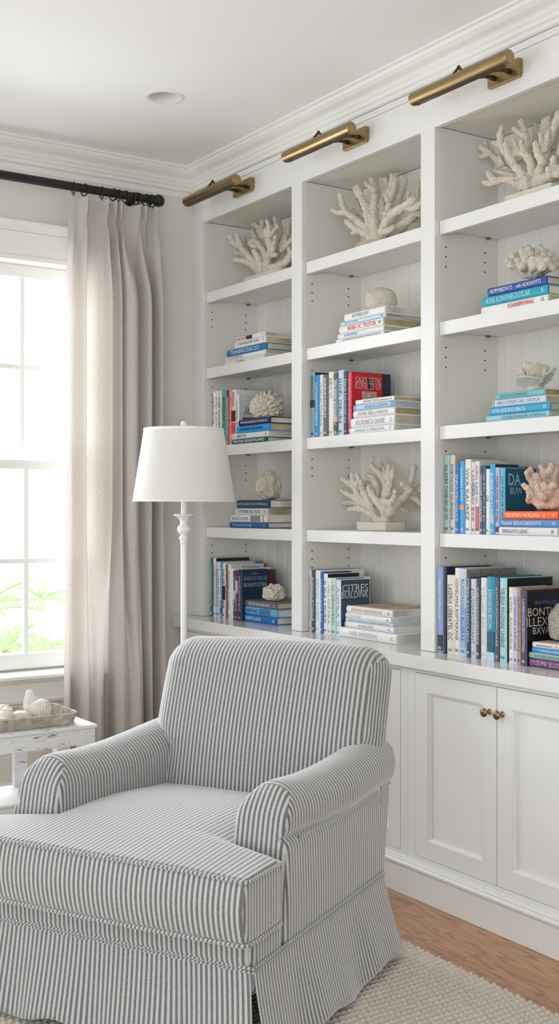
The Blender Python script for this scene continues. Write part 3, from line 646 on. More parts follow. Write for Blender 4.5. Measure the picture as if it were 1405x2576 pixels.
standing([
 (1095.5,1112.4,1426,(142,160,206),'KEULRIELTUIARNUZ SA',(220,228,244),'periwinkle book with black foot',{'blk':[(.03,.21,(40,40,50))],'tl':(.4,.85)}),
 (1113,1120.6,1426.5,(48,52,66),'',BK,'black green book, navy jacket',{'uc':1235,'cov':(34,34,62)}),
 (1121,1141.2,1447,(224,218,202),'LASERIA LIEBEATEL OC',(90,88,80),'wide cream book with dark title',{'mk':'GD'}),
 (1141.6,1154.8,1429,(228,226,218),'VOMEUMAZ ROPTRIRANE',(90,90,86),'tall off white book with black title',{}),
 (1155,1170.5,1431,(190,206,226),'RUCOAUDIO BLUERAS',(60,100,160),'marbled pale blue book with grey stone cover',{'uc':1303,'cov':(150,148,146),'blk':[(.1,.55,(150,180,214))],'cb':[(.02,.98,.8,.99,(140,138,134))]}),
 (1172,1181,1452.6,(46,70,100),'BSKZCUOCUSIA',(224,230,236),'navy book with bold white lettering',{'blk':[(.88,.99,(120,120,100))]}),
 (1181.4,1195.4,1456.7,(204,208,214),'STUOSAROIZOANT',(120,126,140),'light grey book with grey title',{'mk':'CE'}),
 (1195.7,1206,1455,(62,64,72),'FUERTEASUVOUIDESTBAKEI',(224,224,228),'charcoal book with bold white title',{}),
 (1206.5,1221.4,1453.7,(222,222,224),'STELLAO BAROTIO',(190,190,192),'white book with silver title',{'mk':'ER'}),
 (1222.4,1243,1451,(44,140,172),'SUNSIVOAROIRES BERUCHIA',(190,226,236),'wide teal book with white foot',{'blk':[(.0,.1,(206,216,220)),(.1,.35,(40,92,116))],'tl':(.38,.85)}),
 (1244,1253.4,1453.6,(84,80,92),'KOVTUEOMMIOIARE',(222,200,206),'dark grey book with pinkish title',{}),
 (1253.8,1272.6,1454.4,(166,210,212),'VELEGA PAVONAS UNIBAE',(80,120,130),'wide aqua book with black jacket',{'uc':1389,'cov':(16,18,28)}),
 (1277,1289.8,1477.6,(222,222,212),'VOSL ANORGIA',(140,140,120),'off white book with grey jacket',{'uc':1383,'cov':(110,110,116)}),
 (1290.3,1299.2,1478.7,(196,194,220),'NISTROLAS CARUBES',(80,80,170),'lavender book with violet title',{'uc':1397,'cov':(196,192,180)}),
 (1299.5,1307.6,1479,(178,148,120),'BROATUN',(140,100,80),'tan brown book',{}),
 (1309,1323,1485.7,(66,68,96),'LAVERKVZONUSEXVOTONU',(214,216,226),'slate navy book with black printed cover',{'uc':1440,'cov':(14,13,18),'ct':[('BNVPSRUOX',.83,.44,.1,.012,(84,104,160)),('BONTUIIV',.71,.42,.15,.024,(196,190,184)),('ILLEXSTEL',.58,.42,.16,.026,(190,184,178)),('BXVACIL',.46,.42,.11,.02,(190,184,178))]})],
 CT,'right bay counter row',g,X=2.405,deep=.19)
g='books stacked on the right bay counter'
zC5=stack([
 (1338,1470,1612,1626.5,(214,210,206),'corrrtorc   h  zorariorum',(90,90,92),'white grey book with black letter mark',{'pg':pgC,'tl':(.08,.9),'th':.4}),
 (1336.8,1468,1627,1640.5,(44,134,192),'YOKADOOREIONS BAE',(200,228,244),'bright blue book with pale title',{'pg':pgC,'th':.5}),
 (1324.5,1462,1641,1657,(160,180,178),'VOTURIO KADORN FON',(110,130,130),'grey green book',{'pg':pgC,'th':.5}),
 (1323,1466,1658,1680,(74,66,98),'EYUSVPRI SKOOMAR BODE',(236,150,190),'purple book with pink and white title',{'pg':pgC,'th':.6,'tl':(.08,.95)})],
 CT,'right bay counter stack',g,X=2.415,deep=.2)
# ---------------------------------------------------------------- corals
def sph(bm,c,r,sub=2):
    bmesh.ops.create_icosphere(bm,subdivisions=sub,radius=r,matrix=Matrix.Translation(c))
def catm(P,k=4):
    out=[]
    for i in range(len(P)-1):
        p0=P[max(i-1,0)];p1=P[i];p2=P[i+1];p3=P[min(i+2,len(P)-1)]
        for j in range(k):
            t=j/k; out.append(.5*((2*p1)+(-p0+p2)*t+(2*p0-5*p1+4*p2-p3)*t*t+(-p0+3*p1-3*p2+p3)*t**3))
    out.append(P[-1]); return out
def bakemods(o):
    dg=bpy.context.evaluated_depsgraph_get(); me=bpy.data.meshes.new_from_object(o.evaluated_get(dg))
    old=o.data; mats=[m for m in old.materials]; o.modifiers.clear(); o.data=me
    me.materials.clear()
    for m in mats: me.materials.append(m)
    bpy.data.meshes.remove(old)
    me.polygons.foreach_set('use_smooth',[True]*len(me.polygons))
def branchcoral(bm_branches,ox,oy,s,Xc,name_root,mt,vox=.0022,seed=1,nub=1.,lim=(2.39,0,9)):
    rr=random.Random(seed)
    bm=bmesh.new()
    org=name_root.location
    for br in bm_branches:
        pts,r0,r1,d0,d1=br
        P=[]
        n=len(pts)
        for i,(x,y) in enumerate(pts):
            u=ox+x/s; v=oy+y/s
            # move along the viewing ray depth by scaling X so the outline stays as traced at real depth
            X=Xc+d0+(d1-d0)*i/max(1,n-1)
            p=onX(u,v,X); P.append(p-org)
        Q=catm(P,5); m=len(Q); k=mpp(ox+pts[0][0]/s,Xc)/s
        rad=[(r0+(r1-r0)*(i/(m-1))**.8)*k*1.16*(1+.07*math.sin(i*2.1+seed+r0)) for i in range(m)]
        for q,ra in zip(Q,rad):
            q.z=max(min(q.z,lim[0]-org.z-ra*1.15-.004),ra*1.12+.003)
            q.y=max(min(q.y,lim[2]-org.y-ra*1.15-.004),lim[1]-org.y+ra*1.15+.004)
            q.x=min(q.x,2.662-org.x-ra*1.15)
        tube(bm,Q,rad,12)
        for q,ra in zip(Q,rad): sph(bm,q,ra*.995,2)
        # knobs along the branch and at the tip
        for i in range(2,m):
            if rr.random()<.35*nub:
                d=Vector((rr.gauss(0,1),rr.gauss(0,1),rr.gauss(0,1)+.5)).normalized()
                sph(bm,Q[i]+d*rad[i]*.75,rad[i]*rr.uniform(.35,.55),1)
        for _ in range(3):
            d=Vector((rr.gauss(0,1),rr.gauss(0,1),rr.gauss(0,1))).normalized()
            sph(bm,Q[-1]+d*rad[-1]*.5,rad[-1]*.7,1)
    o=frombm('coral_branches',bm,mt,name_root)
    rm=o.modifiers.new('r','REMESH'); rm.mode='VOXEL'; rm.voxel_size=vox
    sm=o.modifiers.new('s','SMOOTH'); sm.factor=.6; sm.iterations=3
    tx=bpy.data.textures.new('grain','VORONOI'); tx.noise_scale=.0085; tx.noise_intensity=1
    dm=o.modifiers.new('d','DISPLACE'); dm.texture=tx; dm.strength=-.0045; dm.mid_level=.3; dm.texture_coords='LOCAL'
    bakemods(o)
    return o
def block(root,name,uL,uR,uR2,X,z0,h,m,bev=.003):
    """rectangular plinth; front face uL..uR on plane X, right side recedes to pixel column uR2"""
    yL=onX(uL,0,X).y; yR=onX(uR,0,X).y; X2=yR/rat(uR2) if uR2 else X+.11
    o=root.location
    return box(name,(X-o.x,X2-o.x,yR-o.y,yL-o.y,z0-o.z+.0003,z0-o.z+h),m,root,bev)
# A: left bay top shelf
c=empty('branch_coral',(2.52,onX(665,0,2.52).y,SH[0]),'white finger coral on a stone block, top shelf of the left bay','coral','branch corals on plinths')
branchcoral([
 ([(890,880),(830,780),(740,690),(650,590),(560,520),(510,450)],46,32,0,-.05),
 ([(650,590),(605,490),(590,430)],36,30,-.03,-.05),([(720,640),(680,540),(662,455)],34,28,.02,.05),([(590,550),(510,520)],30,22,-.03,-.05),
 ([(780,760),(660,650),(570,630),(512,612)],38,24,.0,.02),
 ([(860,870),(780,790),(700,745),(640,730),(562,722)],42,28,-.01,-.06),
 ([(870,870),(860,760),(810,650),(790,618)],42,28,-.02,-.05),
 ([(930,860),(930,700),(880,590),(800,500),(740,520)],44,30,0,-.02),
 ([(850,560),(800,450),(775,385)],36,28,0,.03),([(800,560),(750,545)],30,22,-.03,-.04),
 ([(940,860),(960,700),(990,600),(960,470),(930,380)],52,34,0,-.03),
 ([(960,520),(900,400),(830,330),(780,285)],36,24,0,.03),([(890,450),(885,340),(890,215)],34,26,.01,.03),
 ([(975,440),(965,330),(940,255)],34,24,-.02,-.03),([(990,430),(1065,325)],30,22,-.03,-.05),
 ([(960,790),(1040,640),(1060,500),(1090,400),(1050,290),(1032,220)],42,24,.02,.04),([(1095,350),(1080,240)],30,24,.05,.06),
 ([(990,820),(1100,785),(1190,730),(1250,630)],46,30,-.02,-.05),([(1150,740),(1215,640),(1200,590)],32,24,-.02,-.03),
 ([(1040,680),(1130,520),(1185,400),(1195,270)],42,26,.03,.05),([(1110,560),(1165,480),(1150,430)],32,24,0,0),
 ([(1010,640),(1030,520),(1040,445)],32,24,-.03,-.06),([(990,660),(1050,660)],34,24,-.03,-.05),
 ([(1100,760),(1250,740),(1350,650),(1400,520)],42,26,.02,.04),([(1120,600),(1260,460),(1330,380)],40,26,0,-.02),([(1000,830),(1150,870),(1300,820)],40,28,-.03,-.05),
 ([(870,880),(930,900),(1010,880)],60,50,-.01,.02)],470,500,4.683,2.535,c,coralm,seed=1,lim=(2.39,3.518,4.168))
block(c,'plinth',612.5,700,None,2.485,SH[0],.040,stone)
# B: middle bay top shelf
c=empty('branch_coral',(2.53,onX(950,0,2.53).y,SH[0]),'cream branch coral on rounded driftwood base, top shelf of the middle bay','coral','branch corals on plinths')
branchcoral([
 ([(770,790),(680,680),(600,590),(520,530),(465,450),(445,380),(435,335)],42,22,0,-.05),([(490,505),(420,515),(358,490)],32,18,-.03,-.06),
 ([(560,560),(560,480)],26,18,0,.03),
 ([(770,780),(690,720),(610,680),(545,640),(495,595)],42,24,0,-.05),([(600,690),(560,705)],32,22,-.03,-.04),
 ([(775,780),(740,650),(680,560),(600,500)],46,30,0,.03),([(720,590),(685,480),(640,370),(605,265)],44,26,0,-.03),([(650,390),(600,330),(570,285)],30,18,-.02,-.04),
 ([(620,490),(595,420),(590,390)],30,22,.03,.05),
 ([(790,770),(765,600),(755,450),(770,330),(740,175)],46,28,0,.02),([(765,300),(715,260),(680,225)],28,18,0,-.03),
 ([(830,660),(840,500),(835,350),(822,200)],38,24,.03,.05),([(850,400),(880,250),(860,150)],36,22,.05,.06),([(890,350),(935,220),(930,100)],38,22,.04,.05),([(925,240),(970,135)],26,18,.04,.06),
 ([(850,700),(890,590),(960,510),(1060,450),(1130,390)],50,34,-.03,-.06),([(890,580),(868,520)],32,24,-.04,-.06),
 ([(900,540),(905,430),(935,330),(968,190)],42,20,-.01,.01),([(905,430),(872,355)],26,20,-.02,-.04),
 ([(960,500),(1010,350),(1062,200)],40,18,.03,.06),([(1020,470),(1080,420),(1090,320)],30,18,.0,.03),
 ([(850,740),(960,680),(1060,610),(1150,520),(1230,450)],52,34,.0,.0),([(1100,570),(1190,560),(1300,520)],40,30,.02,.05),([(1150,500),(1175,350),(1185,215)],30,16,.05,.07),
 ([(830,690),(890,690),(935,660)],34,26,-.05,-.07),([(850,750),(950,720),(1060,640)],44,30,.03,.04),
 ([(1060,450),(1150,470),(1230,400),(1290,300)],34,24,-.05,-.03),([(1200,520),(1290,450),(1340,330)],36,22,0,.03),
 ([(740,800),(800,800),(880,760)],60,50,0,.02)],740,400,3.797,2.54,c,coralm,seed=2,lim=(2.39,2.794,3.444))
o_=c.location
bm=bmesh.new(); rr=lathe(bm,[(.0001,.0003),(.080,.0003),(.088,.006),(.086,.022),(.078,.034),(.0001,.036)],n=36,M=Matrix.Diagonal((.85,1.15,1))); 
frombm('driftwood_base',bm,driftw,c,True,50).location=(0.01,onX(948,0,2.54).y-o_.y,0)
# C: right bay top shelf
c=empty('branch_coral',(2.53,onX(1350,0,2.53).y,SH[0]),'thick fingered cream coral on pale stone block, top shelf of the right bay','coral','branch corals on plinths')
branchcoral([
 ([(1060,1020),(1020,880),(920,760),(850,650),(785,560),(770,450),(780,350)],56,28,0,-.05),([(785,560),(740,525),(690,515)],36,24,-.03,-.05),([(765,470),(742,415)],30,22,-.04,-.04),
 ([(900,720),(850,610),(825,525)],44,30,-.03,-.05),
 ([(1040,960),(900,850),(790,770),(720,690),(650,620),(605,510)],52,28,.01,.04),([(660,630),(605,650),(560,665)],34,24,.02,.01),([(640,620),(585,590),(558,560)],34,26,.02,.01),([(780,750),(760,680)],40,34,.0,.0),
 ([(1060,1000),(950,940),(850,915),(750,930),(660,965),(592,945)],50,30,-.01,-.05),([(740,935),(680,900),(635,845)],38,28,-.03,-.05),([(960,900),(820,855),(710,828)],40,28,0,-.02),
 ([(1050,1010),(970,980),(910,950)],48,34,-.03,-.06),([(1060,980),(1030,920),(1010,900)],42,34,-.04,-.05),
 ([(1100,1000),(1110,880),(1100,740),(1050,650),(950,610)],56,38,-.01,-.02),([(960,620),(930,540),(915,480)],38,26,-.02,-.03),
 ([(1070,680),(1055,560),(1035,420),(992,285)],50,34,.0,.01),([(1020,440),(960,400),(915,365)],42,28,0,-.02),([(1030,600),(1005,550),(1000,500)],34,28,-.03,-.05),
 ([(1120,960),(1125,700),(1150,450),(1135,190)],48,24,.04,.07),
 ([(1160,960),(1190,840),(1240,720),(1260,600),(1330,420),(1400,200)],60,34,-.02,-.01),([(1225,720),(1170,620),(1150,520)],48,30,-.04,-.06),([(1250,590),(1215,480),(1208,420)],36,26,-.03,-.03),([(1275,520),(1285,440),(1300,395)],38,28,-.03,-.05),
 ([(1200,760),(1235,560),(1240,350),(1250,155)],46,30,.05,.06),([(1300,500),(1290,300),(1290,200)],36,26,.05,.06),
 ([(1180,970),(1260,900),(1360,860),(1460,780)],62,44,-.01,-.03),([(1390,860),(1345,770),(1345,690)],42,34,-.04,-.05),([(1310,870),(1292,800)],40,34,-.05,-.06),
 ([(1300,900),(1450,800),(1550,620),(1600,420)],54,30,.01,.04),([(1500,720),(1600,690),(1680,600)],44,28,0,-.03),([(1400,640),(1480,400),(1500,220)],44,28,.02,.04),([(1150,1000),(1300,960),(1500,930),(1600,860)],54,32,.02,.03),
 ([(1040,1020),(1140,1000),(1250,980)],66,60,0,.0)],1080,240,4.323,2.545,c,coralm,vox=.0024,seed=3,lim=(2.39,2.07,2.72))
block(c,'plinth',1267,1385,None,2.475,SH[0],.036,stone)
# D: middle bay fourth shelf
c=empty('branch_coral',(2.55,onX(960,0,2.55).y,SH[3]),'slender white branch coral on square sandstone block, middle bay fourth shelf','coral','branch corals on plinths')
branchcoral([
 ([(800,1640),(740,1530),(650,1440),(585,1340),(560,1250),(555,1180)],44,22,0,-.03),([(590,1310),(610,1240),(598,1190)],28,20,-.02,-.02),([(570,1310),(510,1270),(455,1230)],32,20,-.02,-.05),
 ([(720,1530),(620,1440),(530,1390),(450,1350)],40,20,0,-.04),([(630,1470),(540,1455),(432,1468)],38,18,-.01,.02),
 ([(760,1580),(660,1530),(590,1520),(520,1525)],38,22,-.01,-.06),
 ([(745,1530),(690,1410),(645,1330),(640,1260)],38,26,0,-.04),([(700,1440),(700,1340),(690,1270)],34,24,.02,.04),([(720,1380),(710,1300)],30,22,0,0),
 ([(870,1640),(860,1530),(800,1460),(745,1390),(710,1320)],46,28,-.01,-.03),
 ([(790,1440),(785,1320),(755,1230),(695,1195)],42,22,0,.02),([(745,1560),(740,1450)],36,30,.02,.03),
 ([(880,1540),(870,1410),(880,1300),(835,1200),(775,1140),(725,1080),(745,1035)],46,20,-.01,.02),([(832,1220),(838,1140),(828,1075)],26,14,.02,.04),([(730,1090),(700,1050)],20,14,.02,.02),
 ([(890,1380),(905,1280),(890,1190),(900,1105)],38,18,-.02,-.03),([(910,1260),(940,1180),(945,1115)],30,18,-.02,-.01),([(890,1230),(860,1180),(855,1130)],26,16,-.02,0),
 ([(880,1640),(920,1540),(1000,1450),(1080,1370),(1120,1240),(1140,1105)],48,22,.01,.02),([(1095,1340),(1060,1300),(1028,1280)],36,26,0,-.03),([(1125,1220),(1160,1120)],20,14,.02,.03),
 ([(900,1480),(950,1420),(960,1355)],34,22,-.04,-.06),([(880,1460),(840,1425)],34,24,-.05,-.06),([(920,1540),(905,1550)],42,34,-.05,-.06),
 ([(960,1480),(1080,1400),(1180,1330),(1260,1290),(1330,1200)],44,26,.04,.06),([(1100,1390),(1170,1430),(1220,1480)],38,22,.04,.05),([(960,1500),(1030,1520),(1080,1548)],26,15,.03,.04),([(1200,1330),(1300,1400)],36,24,.05,.06),
 ([(790,1640),(840,1640),(890,1635)],40,44,0,0)],740,880,3.797,2.56,c,coralm,vox=.002,seed=4,nub=1.3,lim=(1.42,2.794,3.444))
block(c,'plinth',896,968.6,1018.6,2.50,SH[3],.0305,stone)
# pink branching coral on the orange book (right bay)
c=empty('branch_coral',(2.50,onX(1370,0,2.5).y,zC4),'pinkish bushy branch coral resting on the orange book, right bay','coral','small corals on books')
bb=[]
for pts,r0,r1,d in [([(1290,720),(1200,690),(1110,600),(1070,520),(1020,480)],58,28,-.04),([(1110,620),(1080,650),(1075,610)],40,28,-.05),([(1260,700),(1160,560),(1110,430),(1095,310)],58,34,-.02),([(1120,430),(1070,380),(1060,340)],40,28,-.04),
  ([(1280,690),(1200,520),(1180,420),(1160,380)],56,36,-.05),([(1290,680),(1260,500),(1240,360),(1215,275)],56,32,0),([(1250,380),(1300,330),(1325,260)],46,30,.0),([(1290,700),(1300,560),(1240,480)],50,38,-.06),
  ([(1300,700),(1340,560),(1350,430),(1370,290)],56,34,.02),([(1300,700),(1380,620),(1420,560),(1450,430)],56,36,-.02),([(1280,640),(1240,600)],44,34,-.07),([(1340,560),(1330,500),(1350,480)],46,36,-.06),
  ([(1320,700),(1440,690),(1520,600),(1560,480)],56,32,0),([(1450,600),(1480,450),(1460,330)],48,30,.03),([(1300,710),(1380,720),(1480,720)],60,48,0),([(1210,700),(1280,725),(1350,720)],50,60,-.02)]:
    bb.append((pts,r0,r1,d*.3,d))
branchcoral(bb,1080,1110,4.323,2.50,c,coralp,vox=.002,seed=9,nub=1.4)
def lump(name,label,group,u0,u1,v0,v1,X,zb,m,kind,seed,depthf=.8):
    """solid coral: ellipsoid body displaced by folds; sits on height zb"""
    a=onX(u0,v1,X); b=onX(u1,v0,X); k=mpp((u0+u1)/2,X)
    hw=(u1-u0)*k/2; uc=(u0+u1)/2; cy=onX(uc,0,X).y
    H=onX(uc,v0,X).z-zb
    wy=hw*1.06; wx=hw*.98
    root=empty(name,(X,cy,zb+.0005),label,'coral',group)
    bm=bmesh.new(); bmesh.ops.create_icosphere(bm,subdivisions=6 if kind!='frill' else 6,radius=1)
    off=Vector((seed*3.1,seed*1.7,seed*.9))
    for v in bm.verts:
        p=v.co.copy(); d=p.normalized()
        if kind=='brain':
            r=1+.10*noise.noise(d*1.6+off); ce=noise.voronoi(d*9+off)[0][0]; r+=.07*(.5-ce)*1.4+.03*noise.noise(d*30+off)
            r*=.95
        elif kind=='rock':
            r=1+.22*noise.noise(d*1.8+off)+.16*noise.noise(d*4.5+off)+.06*noise.noise(d*12+off)
            r+=.05*(.5-noise.voronoi(d*14+off)[0][0]); r*=.93
        elif kind=='ball':
            r=1+.05*noise.noise(d*2+off)+.03*noise.noise(d*9+off); ce=noise.voronoi(d*16+off)[0][0]; r-=.03*ce; r*=1.0
        else: # frilly cauliflower
            v1_=noise.voronoi(d*2.6+off)[0]; lob=(v1_[1]-v1_[0])
            r=.78+.38*min(lob*1.6,.6)+.10*noise.noise(d*6+off)+.09*(.6-noise.voronoi(d*13+off)[0][0])
            r*=1.03
        q=d*r
        z=q.z
        if z<-.55: z=-.55+(z+.55)*.25
        v.co=Vector((q.x*wx,q.y*wy,(z+.62)/1.62*H))
    mz=min(v.co.z for v in bm.verts)
    for v in bm.verts: v.co.z-=mz
    frombm('coral_body',bm,m,root,True)
    return root
gs='small corals on books'
lump('frilly_coral','frilly cream cauliflower coral on the purple book, left bay third shelf',gs,628,713.5,988,1045.8,2.49,zA3,coralm,'frill',3,.62)
lump('rock_coral','round lumpy beige coral on the slate blue book, left bay fourth shelf',gs,643,707,1185,1251.5,2.51,zA4,coralm,'rock',5,.9)
lump('brain_coral','small oval white coral on the mauve grey book, left bay counter',gs,658.7,719,1470,1513,2.51,zA5,coralm,'rock',8,.8)
lump('brain_coral','domed white brain coral on the book pile, middle bay second shelf',gs,917,999,724,768,2.52,zB2,coralm,'brain',11,.75)
lump('coral_ball','grey spherical coral ball, right bay counter by the photo edge',gs,1378,1470,1515.7,1605,2.50,zC5,coralg,'ball',14,1.0)
# thick cauliflower coral on navy book
c=empty('cauliflower_coral',(2.52,onX(1338,0,2.52).y,zC2),'chunky cream coral with stubby folds on the navy book, right bay',  'coral',gs)
bb=[]
rr2=random.Random(3)
for (x,y,r,d) in [(850,1800,34,-.03),(900,1760,34,0),(940,1740,40,.02),(1010,1690,40,-.01),(1070,1670,42,0),(1130,1700,40,.03),(1190,1670,44,.02),(1250,1700,42,.03),(1310,1740,42,.02),(1350,1800,42,0),(1370,1850,38,-.02),
   (880,1850,36,-.05),(960,1800,40,-.05),(1040,1780,44,-.06),(1120,1800,48,-.07),(1200,1790,44,-.07),(1280,1800,44,-.06),(1330,1870,40,-.05),(1130,1850,46,-.08),(1230,1860,44,-.08),(1000,1860,44,-.07),(1100,1730,40,-.03),(1240,1740,40,-.03)]:
    bb.append(([(1110+(x-1110)*.25,1960),(1110+(x-1110)*.7,1900-(1900-y)*.35),(x,y)],36,r,d*.2,d))
branchcoral(bb,1080,240,4.323,2.52,c,coralm,vox=.0021,seed=6,nub=1.5)
# folded fan coral on the aqua book
c=empty('folded_coral',(2.51,onX(1346,0,2.51).y,zC3),'ruffled fan shaped cream coral with smooth folds on the aqua book','coral',gs)
bm=bmesh.new()
kx=(onX(1346,911,2.51).z-zC3)/.076
for j,(a0,a1,rad,zt,ph) in enumerate([(-75,-8,.050,.060,.3),(-30,30,.040,.072,1.1),(8,80,.050,.064,.0),(-110,-62,.055,.044,.5),(66,118,.055,.046,.9),(140,220,.040,.068,0),(215,262,.050,.054,.4),(102,150,.050,.056,.2),(-62,62,.058,.034,.7)]):
    nA,nR=44,16; g_=[]
    for i in range(nA+1):
        q=i/nA; a=math.radians(a0+(a1-a0)*q); row=[]
        for r_ in range(nR+1):
            f=r_/nR
            curl=math.sin(q*PI)          # each lobe is a cupped petal: its middle stands out, its sides fold back to the stem
            rr_=.008+rad*f*(.82+.25*curl)*(1+.04*math.sin(q*13+j)*f)
            z=.004+kx*zt*(f**.7)*(.55+.45*curl**.4+.018*math.sin(q*17+ph*6)*f)
            row.append(bm.verts.new((-math.cos(a)*rr_*.85,-math.sin(a)*rr_,z)))
        g_.append(row)
    for i in range(nA):
        for r_ in range(nR): bm.faces.new((g_[i][r_],g_[i+1][r_],g_[i+1][r_+1],g_[i][r_+1]))
o=frombm('coral_folds',bm,coralm,c,True)
sd=o.modifiers.new('s','SOLIDIFY'); sd.thickness=.004; sd.offset=0
bakemods(o)
bm=bmesh.new(); bmesh.ops.create_icosphere(bm,subdivisions=4,radius=1)
for v in bm.verts: v.co=Vector((v.co.x*.022,v.co.y*.028,(v.co.z+1)*.014))*(1+.1*noise.noise(v.co*4))
frombm('coral_base',bm,coralm,c,True)
# ---------------------------------------------------------------- picture lights
def plight(bar_u0,bar_u1,pl_u0,pl_u1,label):
    XB_=2.27; zb=EYE+.5434*XB_
    yA=onX(bar_u0,0,XB_).y; yB=onX(bar_u1,0,XB_).y
    pA=onX(pl_u0,0,2.385).y; pB=onX(pl_u1,0,2.385).y; pc=(pA+pB)/2
    root=empty('picture_light',(2.40,pc,2.455),label,'picture light','brass picture lights over the bookcase')
    o=root.location
    box('backplate',(2.385-o.x,2.402-o.x,-(pA-pB)/2,(pA-pB)/2,2.429-o.z,2.482-o.z),brassm,root,.0015)
    R_=.0195; L=yA-yB
    bm=bmesh.new(); M=Matrix.Rotation(-PI/2,4,'X')
    # open-bottomed tube shade : cylinder with end caps
    n=40; rings=[]
    for yy,r_ in ((yB,R_*.93),(yB+.0012,R_),(yA-.0012,R_),(yA,R_*.93)):
        rings.append([bm.verts.new((XB_-o.x+r_*math.sin(2*PI*k/n),yy-o.y,zb-o.z+r_*math.cos(2*PI*k/n))) for k in range(n)])
    for a,b in zip(rings,rings[1:]):
        for k in range(n): bm.faces.new((a[k],a[(k+1)%n],b[(k+1)%n],b[k]))
    bm.faces.new(rings[0]); bm.faces.new(rings[-1][::-1])
    sh=frombm('shade',bm,brassm,root,True,40)
    # recessed lamp slot under the tube
    box('lamp_slot',(XB_-o.x-.009,XB_-o.x+.009,yB-o.y+.02,yA-o.y-.012,zb-o.z-R_-.0012,zb-o.z-R_+.004),brassd,root,.001)
    for s_,e in ((.5,.56),(-.25,.40)):
        y0=pc+(pA-pB)*(.28 if s_>0 else -.22)
        # pivot on the plate, arm rising out, elbow over the tube, clamp
        P0=Vector((2.383,y0,2.452)); P1=Vector((2.357,y0,2.452)); ye=yB+L*e
        P2=Vector((2.318,(y0*.35+ye*.65),zb+.012)); P3=Vector((2.292,ye+.0,zb+(.047 if s_>0 else .026))) ; P4=Vector((XB_-.002,ye,zb+R_-.002))
        a=empty('arm',(0,0,0)); a.parent=root
        def T(p): return p-o
        tubeobj('rod',[T(P1),T(P2),T(P3)],.0042,brassd,a,10)
        tubeobj('rod',[T(P3),T(P4)],.0042,brassd,a,10)
        bm=bmesh.new(); sph(bm,T(P1),.0075,2); frombm('knuckle',bm,brassd,a,True)
        bm=bmesh.new(); lathe(bm,[(.0001,0),(.008,0),(.008,.006),(.005,.02),(.005,.026),(.0001,.026)],T(P0),16,Matrix.Rotation(-PI/2,4,'Y')); frombm('pivot',bm,brassd,a,True,40)
        bm=bmesh.new(); sph(bm,T(P3),.0055,2); frombm('knuckle',bm,brassd,a,True)
    return root
plight(469,595.4,585.4,629.8,'leftmost brass tube picture light, darkest, above the left bay')
plight(717.6,884,860.8,917.4,'middle brass tube picture light above the middle bay')
plight(1038,1281,1224.6,1302.6,'largest brass tube picture light above the right bay')
# ---------------------------------------------------------------- curtain rod, rings, curtain
RY=4.15; RZ=2.443
rod=empty('curtain_rod',(1.4,RY,RZ),'black iron curtain rod with round finial above the window','curtain rod')
bm=bmesh.new(); tube(bm,[(-.6,0,0),(.755,0,0)],.0165,20); frombm('rod',bm,black,rod,True,40)
bm=bmesh.new(); lathe(bm,[(.0001,-.012),(.019,-.012),(.020,-.004),(.0125,-.001),(.0125,.004),(.019,.010),(.0235,.020),(.0245,.029),(.022,.040),(.014,.048),(.0001,.051)],(.757,0,0),28,Matrix.Rotation(PI/2,4,'Y')); frombm('finial',bm,black,rod,True,50)
bm=bmesh.new(); tube(bm,[(.70,.012,0),(.70,.088,0)],.006,8); tube(bm,[(.70,.086,0),(.70,.098,0)],.014,16); frombm('bracket',bm,black,rod,True,40)
for i,u in enumerate((185,213,256,285,298,315,336,343,351,367,376,384)):
    x=onY(u,0,RY).x
    bm=bmesh.new(); n=24
    rings=[]
    tl=(.25 if i%2 else -.12)
    for k in range(n):
        a=2*PI*k/n; c_=Vector((0,math.cos(a),math.sin(a)))
        ring=[]
        for q in range(8):
            b=2*PI*q/8; p=c_*(.0225+.0024*math.cos(b))+Vector((.0024*math.sin(b),0,0))
            p.rotate(Matrix.Rotation(tl,3,'Z')); ring.append(bm.verts.new(p))
        rings.append(ring)
    for k in range(n):
        for q in range(8): bm.faces.new((rings[k][q],rings[(k+1)%n][q],rings[(k+1)%n][(q+1)%8],rings[k][(q+1)%8]))
    rt=empty('curtain_ring',(x,RY,RZ-.0055),('black curtain ring, %s from left on the rod'%ORD[i]),'curtain ring','black rings on the curtain rod')
    frombm('ring',bm,black,rt,True)
    bm=bmesh.new(); tube(bm,[(0,0,-.0235),(0,0,-.031)],.0016,6); frombm('eyelet',bm,black,rt,True)
cols=[ # (top u,d, pinch?), (mid u,d), (bot u,d)
 (171,0,163,1,156,1),(185,.2,172,2.2,164,2.6),(200,.2,181,-1.5,176,.5),(207,1.6,188,-3,186,-2.0),(211,3.6,200,2.4,200,2.2),(215,1.6,209,2.2,212,3.2),(224,.2,217,-2.5,226,1.5),(240,0,243,-2.2,240,3.0),
 (254,.2,262,-.2,254,1.5),(259,1.6,269,2.2,268,-2.5),(262,3.6,274,2.2,276,-4.5),(265,1.6,281,-1.5,282,-3.5),(273,.2,288,-3.5,284,1.5),(280,1.6,293,1,293,3.8),(283,3.6,298,2.4,306,3.6),(287,1.2,303,-1.5,318,3.0),
 (293,1.2,305,-2.5,327,3.6),(296.5,3.6,311,2.6,337,4.2),(301,1.2,326,4.0,348,2.6),(312,.2,340,2.0,358,.5),(328,.4,348,-2,362,-3.5),(338,1.4,351,-3.6,364,-2.5),(342,3.6,357,1.5,368,2.6),(346,1.4,368,3.2,374,2.2),(354,1.4,373.5,1,377,-2.5),
 (358,3.6,376,-3.5,382,-4.2),(363,1.2,384,-3.6,390,-2),(375,.2,392,1,398,2.2),(384,1.6,400,2.4,404,3.2),(388,3.2,405,1.6,409,2.0),(391,1.2,406,-1,410,-.5),(392,-1,404,-3,408,-3)]
